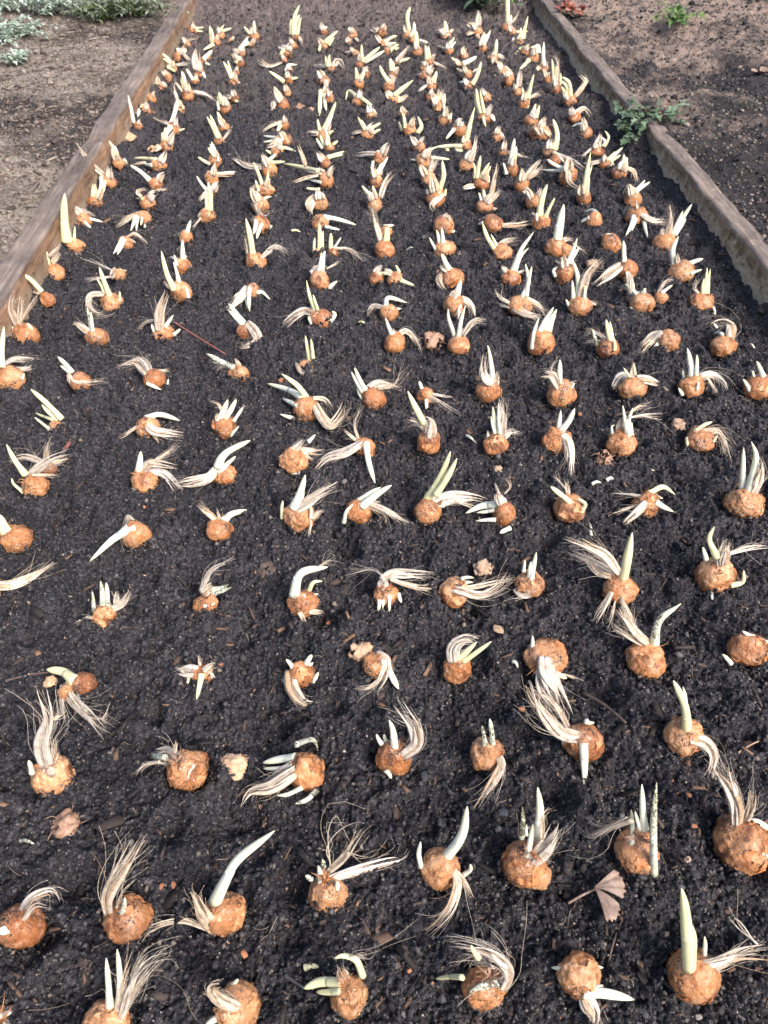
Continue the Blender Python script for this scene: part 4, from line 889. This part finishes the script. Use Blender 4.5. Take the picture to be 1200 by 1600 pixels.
def shoot(name, L, w, mat, parent, rs):
    mb = MB(); n = 16; C = spline(L, n); t = np.linspace(0, 1, n); k = 14
    ln = np.linalg.norm(np.diff(C, axis=0), axis=1).sum()
    C = C + (np.array([rs.uniform(-1, 1), rs.uniform(-1, 1), rs.uniform(-.5, .5)]) * 0.035 * ln)[None] * np.sin(t * math.pi)[:, None]
    pw = rs.uniform(3.5, 7.5); tp = rs.uniform(0.10, 0.34)
    R = w / 2 * (0.97 - tp * t) * np.clip(1 - t ** pw, 0.0, 1) ** 0.8 * (1 + 0.05 * np.sin(t * 7 + rs.uniform(0, 6)))
    R[-1] = w * 0.03
    tube(mb, C, R * rs.uniform(0.92, 1.05), R * rs.uniform(0.66, 0.92), k, ph=rs.uniform(0, 1))
    tip = [np.repeat(t, k)]; vein = [np.tile([1.0 if q % 2 else 0.0 for q in range(k)], n) * rs.uniform(0.3, 0.8)]
    if w > 0.0028 and ln > 2.2 * w:                # a pale sheath round the foot, split down one side
        e = rs.uniform(0.25, 0.5); m = 9; ts = np.linspace(0, e, m); Cs = np.stack([np.interp(ts, t, C[:, c]) for c in range(3)], -1)
        Rs = np.interp(ts, t, R) * np.array([1.13, 1.12, 1.11, 1.10, 1.08, 1.06, 1.03, 1.0, 0.96])
        off = np.array([rs.uniform(-1, 1), rs.uniform(-1, 0.2), 0]) * w * 0.03
        tube(mb, Cs + off, Rs, Rs * 0.85, k, ph=0.3); tip.append(np.repeat(np.linspace(0, 0.3, m), k)); vein.append(np.tile([1.0 if q % 3 else 0.2 for q in range(k)], m) * 0.7)
    return mb.build(name, mat, parent, attrs=dict(tip=np.concatenate(tip), vein=np.concatenate(vein)))
def tuft(name, L, w, mat, parent, rs, fine=True):
    mb = MB(); n = 18 if fine else 8; C = spline(L, n); t = np.linspace(0, 1, n)
    T = np.gradient(C, axis=0); S = np.array([unit(np.cross(unit(a), NREF)) if np.linalg.norm(np.cross(unit(a), NREF)) > 0.15 else np.array([1, 0, 0.]) for a in T])
    B = np.array([unit(np.cross(s, a)) for s, a in zip(S, T)])
    ln = np.linalg.norm(np.diff(C, axis=0), axis=1).sum(); px = w * 1000
    def strand(u, v, l, spread, curl, wig, rad, flat, k):
        idx = t * min(l, 1.0)
        P = np.stack([np.interp(idx, t, C[:, c]) for c in range(3)], -1)
        SS = np.stack([np.interp(idx, t, S[:, c]) for c in range(3)], -1); BB = np.stack([np.interp(idx, t, B[:, c]) for c in range(3)], -1)
        a1, a2, f1, f2 = rs.uniform(0, 6.3), rs.uniform(0, 6.3), rs.uniform(3, 8), rs.uniform(3, 8)
        ds = u * w * 0.5 * spread + (curl[0] * t ** 2.6 + wig * (np.sin(f1 * t + a1) - math.sin(a1)) * t) * ln
        db = v * w * 0.25 * spread + (curl[1] * t ** 2.6 + wig * (np.sin(f2 * t + a2) - math.sin(a2)) * t) * ln
        P = P + SS * ds[:, None] + BB * db[:, None]
        P[:, 2] = np.maximum(P[:, 2], base_h(P[:, 0], P[:, 1]) + 0.004)
        tube(mb, P, rad, rad * flat, k)
    env = 0.60 + 0.22 * np.sin(t * math.pi) - 0.22 * t ** 2
    nr = int(np.clip(px * 0.75, 1, 7)) if w > 0.0024 else 0
    for i in range(nr):                            # flat, silky strips of dead leaf
        u = (i + 0.5) / nr * 2 - 1 + rs.uniform(-0.2, 0.2); l = rs.uniform(0.6, 1.0) if i else 0.97
        rad = w * rs.uniform(0.15, 0.24) * (0.75 + 0.4 * np.sin(np.clip(t * 1.3, 0, 1) * math.pi)) * np.clip(1 - t ** rs.uniform(1.6, 3), 0.03, 1)
        strand(u, rs.uniform(-1, 1), l, env, (rs.gauss(0, .03), rs.gauss(0, .03)), 0.012, rad, rs.uniform(0.18, 0.34), 6)
    k = int(np.clip(px * (2.9 if fine else 1.1), 3, 30 if fine else 7))
    for i in range(k):                             # and the fibres they fray into
        wild = rs.random() < 0.30
        rad = np.maximum((0.00030 if fine else 0.0005) * rs.uniform(0.6, 1.3) * (1 - 0.75 * t), 0.00012)
        if not nr and i < 2: rad = rad + w * 0.22 * (1 - t)
        strand(rs.uniform(-1, 1), rs.uniform(-1, 1), rs.uniform(0.55, 1.0) if i else 1.0, env + 0.25 * t ** 2 * rs.random(),
               (rs.gauss(0, 0.16 if wild else 0.045), rs.gauss(0, 0.10 if wild else 0.03)), 0.05 if wild else 0.016, rad, 0.7, 3)
    return mb.build(name, mat, parent)
def collar(C, r, q, foot, parent, rs):
    "short brown fibres of torn tunic round the place where the shoots come out"
    mb = MB()
    for i in range(26):
        a = rs.uniform(0, 6.28); d = unit([math.cos(a), math.sin(a), rs.uniform(0.2, 1.6)]); o = foot + np.array([math.cos(a), math.sin(a), 0]) * r * rs.uniform(0.05, 0.28)
        l = r * rs.uniform(0.25, 0.7); P = spline([o - d * r * 0.12, o + d * l * 0.6, o + d * l + np.array([rs.uniform(-1, 1), rs.uniform(-1, 1), rs.uniform(-1, .3)]) * l * 0.3], 6)
        rad = np.linspace(rs.uniform(0.0004, 0.0011), 0.0001, 6); tube(mb, P, rad, rad * 0.4, 4)
    return mb.build('torn_collar', M['husk'] if rs.random() < 0.45 else M['skin'], parent)
ORD = ['zeroth', 'first', 'second', 'third', 'fourth', 'fifth', 'sixth', 'seventh', 'eighth', 'ninth', 'tenth', 'eleventh', 'twelfth', 'thirteenth', 'fourteenth', 'fifteenth', 'sixteenth', 'seventeenth', 'eighteenth', 'nineteenth', 'twentieth',
       'twenty-first', 'twenty-second', 'twenty-third', 'twenty-fourth', 'twenty-fifth', 'twenty-sixth', 'twenty-seventh', 'twenty-eighth', 'twenty-ninth', 'thirtieth', 'thirty-first', 'thirty-second', 'thirty-third', 'thirty-fourth', 'thirty-fifth', 'thirty-sixth', 'thirty-seventh', 'thirty-eighth', 'thirty-ninth', 'fortieth']
NUM = ['no', 'one', 'two', 'three', 'four', 'five', 'six', 'seven', 'eight', 'nine']
# lengthwise rows of the planting
for R in RECS: R['row'] = int(np.searchsorted([-.48, -.36, -.23, -.12, .01, .115, .265, .355, .455, .57], (R['px'][0] - 536) / (R['px'][1] + 373) * .951))
lo = min(R['row'] for R in RECS)
rows = {}
for R in RECS: rows.setdefault(R['row'] - lo + 1, []).append(R)
for k, L in rows.items():
    L.sort(key=lambda R: R['c'][1])
    for i, R in enumerate(L): R['ord'] = (i + 1, k)
def look(R):
    sh = [p for p in R['parts'] if p[0] in 'SYG']; tf = sorted([p for p in R['parts'] if p[0] == 'F' and p[2] >= 5], key=lambda p: -p[2])
    adj = 'small' if R['r'] < 0.0135 else 'large' if R['r'] > 0.0215 else 'double' if any(p[0] == 'C' for p in R['parts']) else 'broad' if R['r'] > 1.3 * R['q'] else 'round'
    s = ''
    if sh:
        b = max(sh, key=lambda p: math.dist(p[1][0], p[1][-1])); dx = b[1][-1][0] - b[1][0][0]; dy = b[1][0][1] - b[1][-1][1]; ln = math.hypot(dx, dy) / R['px'][2]
        kind = 'stubby' if ln < 0.75 else 'drooping' if dy < -0.5 * abs(dx) else 'upright' if dy > 1.6 * abs(dx) else ('left-leaning' if dx < 0 else 'right-leaning') if dy > 0.35 * abs(dx) else ('left-lying' if dx < 0 else 'right-lying')
        s = '%s %s %s' % (NUM[min(len(sh), 9)], kind, 'shoot' if len(sh) == 1 else 'shoots')
    if tf:
        dx = tf[0][1][-1][0] - tf[0][1][0][0]; dy = tf[0][1][0][1] - tf[0][1][-1][1]
        d = 'upright' if dy > 1.4 * abs(dx) else 'hanging' if dy < -1.4 * abs(dx) else 'left' if dx < 0 else 'right'
        if s: s += ', %s tuft' % d
        else: s = '%s tuft only' % ('left-leaning' if d == 'left' else 'right-leaning' if d == 'right' else d)
    return adj, s
for bi, R in enumerate(RECS):
    rs = random.Random(bi * 13 + 5); C, r, q, sc = R['c'], R['r'], R['q'], R['sc']
    root = empty('flower_bulb', (C[0], C[1], float(base_h(C[0], C[1]))))
    adj, s = look(R); o_, k_ = R['ord']
    tag(root, '%s bulb, %s; %s from front, %s lengthwise row from left' % (adj, s, ORD[o_], ORD[k_]), 'flower bulb', 'sprouting flower bulbs set out on the soil')
    near = R['px'][1] > 620; mid = R['px'][1] > 330
    feet = [p for p in R['parts'] if p[0] != 'C' and p[2] >= 5]; ax = np.array([0, -0.1, 1.0])
    lines = [(p, lift_line(p[1], C, r, q, p[2] / sc)) for p in R['parts'] if p[0] != 'C']
    if feet:
        f0 = np.mean([l[0] for p, l in lines if p[2] >= 5], axis=0); ax = unit(unit((f0 - C) / np.array([r, r, q])) + np.array([0, 0, 0.5]))
    lv, le, kn = 5 if near else 4 if mid else 3, rs.uniform(-0.2, 0.2), rs.uniform(0.45, 1.15)
    if not mid: r, q = r * 0.93, q * 0.93
    mb = MB(); body(mb, C, r, q, bi + 1, lv, le, kn, ax); mb.build('bulb_body', M['bulb'], root)
    if rs.random() < 0.85:
        mb = MB(); body(mb, C, r, q, bi + 1, lv, le, kn, ax, (rs.uniform(0.10, 0.32), 23 + bi % 5))
        if mb.n: mb.build('papery_skin', M['skin'], root)
    if near and feet: collar(C, r, q, f0 + (C - f0) * 0.12, root, rs)
    for p in R['parts']:
        if p[0] == 'C':
            P, r2, q2, _ = place(p[1][0][0], p[1][0][1], p[2], p[2]); mb = MB(); body(mb, P, r2, q2, bi + 400, 4, 0, 1.2); mb.build('bulb_offset', M['bulb'], root)
    for p in R['parts']:
        if p[0] == 'C': continue
        w = p[2] / sc; L = [l for q_, l in lines if q_ is p][0]
        if p[0] == 'F': tuft('dry_leaf_tuft', L, w, M['tuft'], root, rs, mid)
        else: shoot('shoot', L, w * 1.0, M['yellow' if p[0] == 'S' and not mid and rs.random() < 0.6 else {'S': 'white', 'Y': 'yellow', 'G': 'gritty'}[p[0]]], root, rs)
    # a few roots under the basal plate of the near ones
print('rows', {k: len(v) for k, v in sorted(rows.items())})

# ------------------------------------------------------------------ husks, stones, twigs and broken shoots lying about
def where_is(x, y, side='bed'):
    P = hit_z(x, y, 0.0)
    for _ in range(4):
        z = float(zsoil(np.array([P[0]]), np.array([P[1]]))[0]) if side == 'bed' else float((left_h if side == 'left' else right_h)(P[0], P[1]))
        P = hit_z(x, y, z)
    return P, FPX / float(np.dot(P - EYE, FWD))
def place_words(x, y):
    P, _ = where_is(x, y)
    b = min(RECS, key=lambda R: (R['c'][0] - P[0]) ** 2 + (R['c'][1] - P[1]) ** 2); dx = P[0] - b['c'][0]; dy = P[1] - b['c'][1]
    side = ('right of' if dx > 0 else 'left of') if abs(dx) > abs(dy) else ('behind' if dy > 0 else 'before')
    return '%s the %s bulb in %s lengthwise row' % (side, ORD[b['ord'][0]], ORD[b['ord'][1]])
def crumple(P, r, seed, petals, flat):
    "a torn papery husk: curled thick flakes springing from one point"
    mb = MB(); rs = random.Random(seed)
    for k in range(petals):
        a = rs.uniform(0, 2 * math.pi) if petals > 3 else 2.2 + k * 1.1 + rs.uniform(-.2, .2); n, m = 9, 7; V = []
        l = r * rs.uniform(0.9, 1.5); wd = r * rs.uniform(0.45, 0.8); cur = rs.uniform(0.2, 1.0) * flat
        for side in (0, 1):
            for i in range(n):
                t = i / (n - 1)
                for j in range(m):
                    u = j / (m - 1) * 2 - 1
                    ww = wd * math.sin(min(1, t * 0.9 + 0.12) * math.pi * 0.72) * (1 + 0.12 * math.sin(j * 2.1 + seed))
                    x = l * t * math.cos(cur * t); z = l * 0.5 * math.sin(cur * t * 1.6) + 0.25 * wd * (u * u) + 0.04 * r * math.sin(9 * t + 4 * u + seed) + (0.0007 if side else 0)
                    V.append((P[0] + x * math.cos(a) - u * ww * math.sin(a), P[1] + x * math.sin(a) + u * ww * math.cos(a), P[2] + z + 0.002))
        F = []
        for s_ in (0, 1):
            o = s_ * n * m
            for i in range(n - 1):
                for j in range(m - 1):
                    f = (o + i * m + j, o + i * m + j + 1, o + (i + 1) * m + j + 1, o + (i + 1) * m + j); F.append(f if s_ else f[::-1])
        for i in range(n - 1):
            for j in (0, m - 1):
                F.append((i * m + j, (i + 1) * m + j, n * m + (i + 1) * m + j, n * m + i * m + j))
        mb.add(V, F)
    return mb
for i, (x, y, rr, mt) in enumerate(HUSKS):
    P, s = where_is(x, y); mb = MB(); rr = rr / s
    body(mb, P + np.array([0, 0, rr * 0.2]), rr * 0.95, rr * (0.75 if mt == 'husk' else 0.5), i + 900, 4, 0.3, 3.0, np.array([math.sin(i * 2.3), math.cos(i * 1.7), 0.4]), (-0.16 if mt == 'husk' else -0.34, 31 + i))
    for k in range(5 if mt == 'husk' else 0):
        a = i + k * 1.3; L = spline([P + np.array([0, 0, rr * .3]), P + np.array([math.cos(a) * rr, math.sin(a) * rr, rr * .5]), P + np.array([math.cos(a + .3) * rr * 1.7, math.sin(a + .3) * rr * 1.7, 0.002])], 8)
        tube(mb, L, np.linspace(0.0008, 0.0002, 8), np.linspace(0.0004, 0.0001, 8), 4)
    nm = {'husk': 'brown crumpled', 'paper': 'orange papery', 'tan': 'pale tan', 'twig': 'dark curled'}[mt]
    tag(mb.build('bulb_husk', M[mt]), '%s husk scrap %s' % (nm, place_words(x, y)), 'bulb husk', 'loose husk scraps')
P, s = where_is(925, 1392)
mb = MB()
for a0, l in ((0.05, 46), (-1.02, 42)):
    n, m = 12, 13; V = []
    for side in (0, 1):
        for i in range(n):
            t = i / (n - 1)
            for j in range(m):
                u = j / (m - 1) * 2 - 1; ln = l / s * (1 + 0.05 * math.sin(j * 2.6) - 0.12 * u * u) * t; aa = a0 + u * 0.42
                V.append((P[0] + ln * math.cos(aa), P[1] + ln * math.sin(aa) * 1.25, P[2] + 0.009 + 0.0010 * math.sin(u * 9) * t + 0.004 * math.sin(t * 2.6) + 0.0007 * side))
    F = []
    for s_ in (0, 1):
        o = s_ * n * m
        for i in range(n - 1):
            for j in range(m - 1):
                f = (o + i * m + j, o + i * m + j + 1, o + (i + 1) * m + j + 1, o + (i + 1) * m + j); F.append(f[::-1] if s_ else f)
    for i in range(n - 1):
        for j in (0, m - 1): F.append((i * m + j, (i + 1) * m + j, n * m + (i + 1) * m + j, n * m + i * m + j))
    for j in range(m - 1): F.append(((n - 1) * m + j, (n - 1) * m + j + 1, (2 * n - 1) * m + j + 1, (2 * n - 1) * m + j))
    mb.add(V, F)
tube(mb, spline([P + [0.002, 0, 0.004], P + [-0.010, -0.004, 0.004], P + [-0.022, -0.009, 0.002]], 6), np.full(6, 0.0010), np.full(6, 0.0008), 5)
tag(mb.build('dead_leaf', M['bleaf']), 'brown two-lobed fan of dead leaf lying flat near the front right', 'dead leaf')
def stone_mesh(P, r, seed, flat):
    mb = MB(); D, F = ICO[3]; off = np.array([seed * 2.1, seed * 0.7, seed * 1.9])
    m = 1 + 0.35 * vnoise3(D * 1.6 + off, 8) + 0.12 * vnoise3(D * 4 + off, 9)
    rs = random.Random(seed); a = rs.uniform(0, 3.1); S = np.array([1.15, 0.8, 0.3 if flat else 0.62]) * r
    D = D * 0.6 + 0.4 * np.round(D * 1.25) / 1.25 + 0.25 * vnoise3(D * 2.2 + off, 77)[:, None] * D[:, [1, 2, 0]]; Q = 0.60 * D * m[:, None] * S
    X = Q[:, 0] * math.cos(a) - Q[:, 1] * math.sin(a); Y = Q[:, 0] * math.sin(a) + Q[:, 1] * math.cos(a)
    mb.add(np.stack([X, Y, Q[:, 2]], -1) + P + np.array([0, 0, r * 0.35 + 0.001]), F); return mb
CW = {'brick': 'brick red', 'stone': 'pale grey', 'slate': 'dark slate', 'tan': 'tan'}
for i, (x, y, rr, mt, kd) in enumerate(PEBBLES):
    P, s = where_is(x, y)
    tag(stone_mesh(P, rr / s, i + 20, kd == 'flake').build('pebble' if kd == 'pebble' else 'bark_flake', M[mt], smooth=True),
        '%s %s %s' % (CW[mt], 'pebble' if kd == 'pebble' else 'bark flake', place_words(x, y) + (' nearer it' if (x, y) == (253, 1386) else '')), 'pebble' if kd == 'pebble' else 'bark flake', 'loose pebbles' if kd == 'pebble' else 'loose flakes')
for i, (xa, ya, xb, yb, w, mt) in enumerate(TWIGS):
    A, s = where_is(xa, ya); B, _ = where_is(xb, yb); mb = MB(); rs = random.Random(i)
    mid_ = (A + B) / 2 + np.array([rs.uniform(-1, 1), rs.uniform(-1, 1), 0]) * np.linalg.norm(B - A) * 0.06 + np.array([0, 0, 0.003])
    C = spline([A + [0, 0, 0.003], mid_, B + [0, 0, 0.003]], 12); t = np.linspace(0, 1, 12); R = w / s / 2 * (1 - 0.3 * t) * (1 + 0.15 * np.sin(t * 17 + i))
    tube(mb, C, R, R * 0.7, 7)
    tag(mb.build('twig', M[mt]), '%s twig %s' % ({'twig': 'brown', 'redtwig': 'reddish', 'slate': 'black', 'tan': 'pale', 'fibre': 'thin brown', 'brick': 'orange'}[mt], place_words(xa, ya)), 'twig', 'loose twigs')
for i, (xa, ya, xb, yb, w, mt) in enumerate(LOOSE):
    A, s = where_is(xa, ya); B, _ = where_is(xb, yb)
    o = shoot('broken_shoot', np.array([A + [0, 0, 0.002], (A + B) / 2 + [0, 0.001, 0.004], B + [0, 0, 0.002]]), w / s, M[{'S': 'white', 'Y': 'yellow', 'G': 'gritty'}[mt]], None, random.Random(i + 90))
    tag(o, 'loose broken %s shoot %s' % ({'S': 'white', 'Y': 'yellowish', 'G': 'dirty'}[mt], place_words(xa, ya)), 'broken shoot', 'loose broken shoots')

# ------------------------------------------------------------------ weeds
def leaf(mb, P, a, el, l, w, rs, lobes=0):
    "one leaf with a folded midrib and a thickness"
    n = 6; d = np.array([math.cos(a) * math.cos(el), math.sin(a) * math.cos(el), math.sin(el)]); s = unit(np.cross(d, [0, 0, 1])); u = np.cross(s, d); V = []
    droop = rs.uniform(0.1, 0.5)
    for i in range(n):
        t = i / (n - 1); ww = w * math.sin(math.pi * (0.10 + 0.88 * t)) ** 0.8 * (1 + (0.45 * (1 if i % 2 else -1) if lobes else 0))
        c = P + d * l * t - np.array([0, 0, droop * l * t * t])
        V += [c + s * ww + u * ww * 0.3, c, c - s * ww + u * ww * 0.3]
    F = []
    for i in range(n - 1):
        F += [(i * 3, i * 3 + 1, i * 3 + 4, i * 3 + 3), (i * 3 + 1, i * 3 + 2, i * 3 + 5, i * 3 + 4)]
    mb.add(V, F)
def weed(name, x, y, side, rad_px, stems, per, ll, lw, mat, label, height=0.5, lobes=1, cat='weed'):
    P, s = where_is(x, y, side); P = P + np.array([0, 0, 0.004]); R = rad_px / s; rs = random.Random(int(x * 7 + y)); root = empty(name, P)
    fm, sm = MB(), MB()
    for k in range(stems):
        a = rs.uniform(0, 2 * math.pi); el = rs.uniform(0.15, 1.3); l = R * rs.uniform(0.5, 1.1)
        d = np.array([math.cos(a) * math.cos(el), math.sin(a) * math.cos(el), math.sin(el) * height]); o = P + np.array([rs.gauss(0, R * 0.12), rs.gauss(0, R * 0.12), 0])
        C = spline([o, o + d * l * 0.55 + np.array([0, 0, l * 0.12]), o + d * l], 6); tube(sm, C, np.linspace(0.0011, 0.0005, 6), np.linspace(0.0011, 0.0005, 6), 5)
        for j in range(per):
            t = rs.uniform(0.25, 1.0); Q = C[min(5, int(t * 5.99))] + np.array([rs.gauss(0, 0.002), rs.gauss(0, 0.002), rs.uniform(0, 0.002)])
            leaf(fm, Q, a + rs.uniform(-1.7, 1.7), rs.uniform(-0.1, 0.8), ll * rs.uniform(0.5, 1.2), lw * rs.uniform(0.6, 1.2), rs, lobes)
    sm.build('stem', M['green'] if mat != 'silver' else M['silver'], root); fm.build('foliage', M[mat], root)
    tag(root, label, cat); return root
weed('weed', 1000, 228, 'bed', 66, 44, 10, 0.024, 0.0065, 'dkgreen', 'feathery green weed sprawling over the gap in the right board', 1.0)
weed('weed', 1050, 38, 'right', 46, 14, 7, 0.032, 0.006, 'green', 'small pale green weed alone on the right path', 0.5)
weed('weed', 752, 9, 'bed', 70, 34, 9, 0.040, 0.012, 'dkgreen', 'leafy green weed at the far end inside the right board', 0.6, 0)
weed('weed', 855, 8, 'right', 46, 26, 9, 0.042, 0.012, 'green', 'bright green weed behind the end of the right board', 0.6, 0)
weed('weed', 800, 2, 'bed', 22, 8, 6, 0.030, 0.010, 'green', 'small green seedling between the two far weeds', 0.6, 0)
for (x, y, r_, st, lab) in ((215, 22, 84, 80, 'dull olive weed clump touching the far left board'), (165, 30, 72, 60, 'grey green weed with twiggy middle on left path'),
                            (20, 60, 62, 50, 'pale silver leaved mat at the left photo edge'), (75, 20, 62, 44, 'silver weed clump at the far left corner'),
                            (5, 18, 60, 36, 'silvery weed cut by the top left photo corner'), (25, 100, 30, 18, 'lowest small silver weed tuft on left path')):
    weed('weed', x, y, 'left', r_, st, 12, 0.026, 0.0042, 'olive' if x > 120 else 'silver', lab, 0.4)
weed('weed', 885, 24, 'right', 26, 9, 5, 0.035, 0.010, 'redleaf', 'small red leaved plant on the right path beside the far board', 0.6, 0)
def dead_leaf(x, y, side, r_px, mat, label, seed):
    P, s = where_is(x, y, side); mb = crumple(P + np.array([0, 0, 0.003]), r_px / s, seed, 4, 0.7)
    tag(mb.build('dead_leaf', M[mat]), label, 'dead leaf')
dead_leaf(327, 17, 'bed', 13, 'yleaf', 'yellow fallen leaf at the far left end of the bed', 5)
dead_leaf(897, 28, 'right', 15, 'bleaf', 'reddish brown curled leaf on the right path by the weeds', 9)
dead_leaf(1188, 118, 'right', 12, 'bleaf', 'brown leaf scrap at the right photo edge', 12)
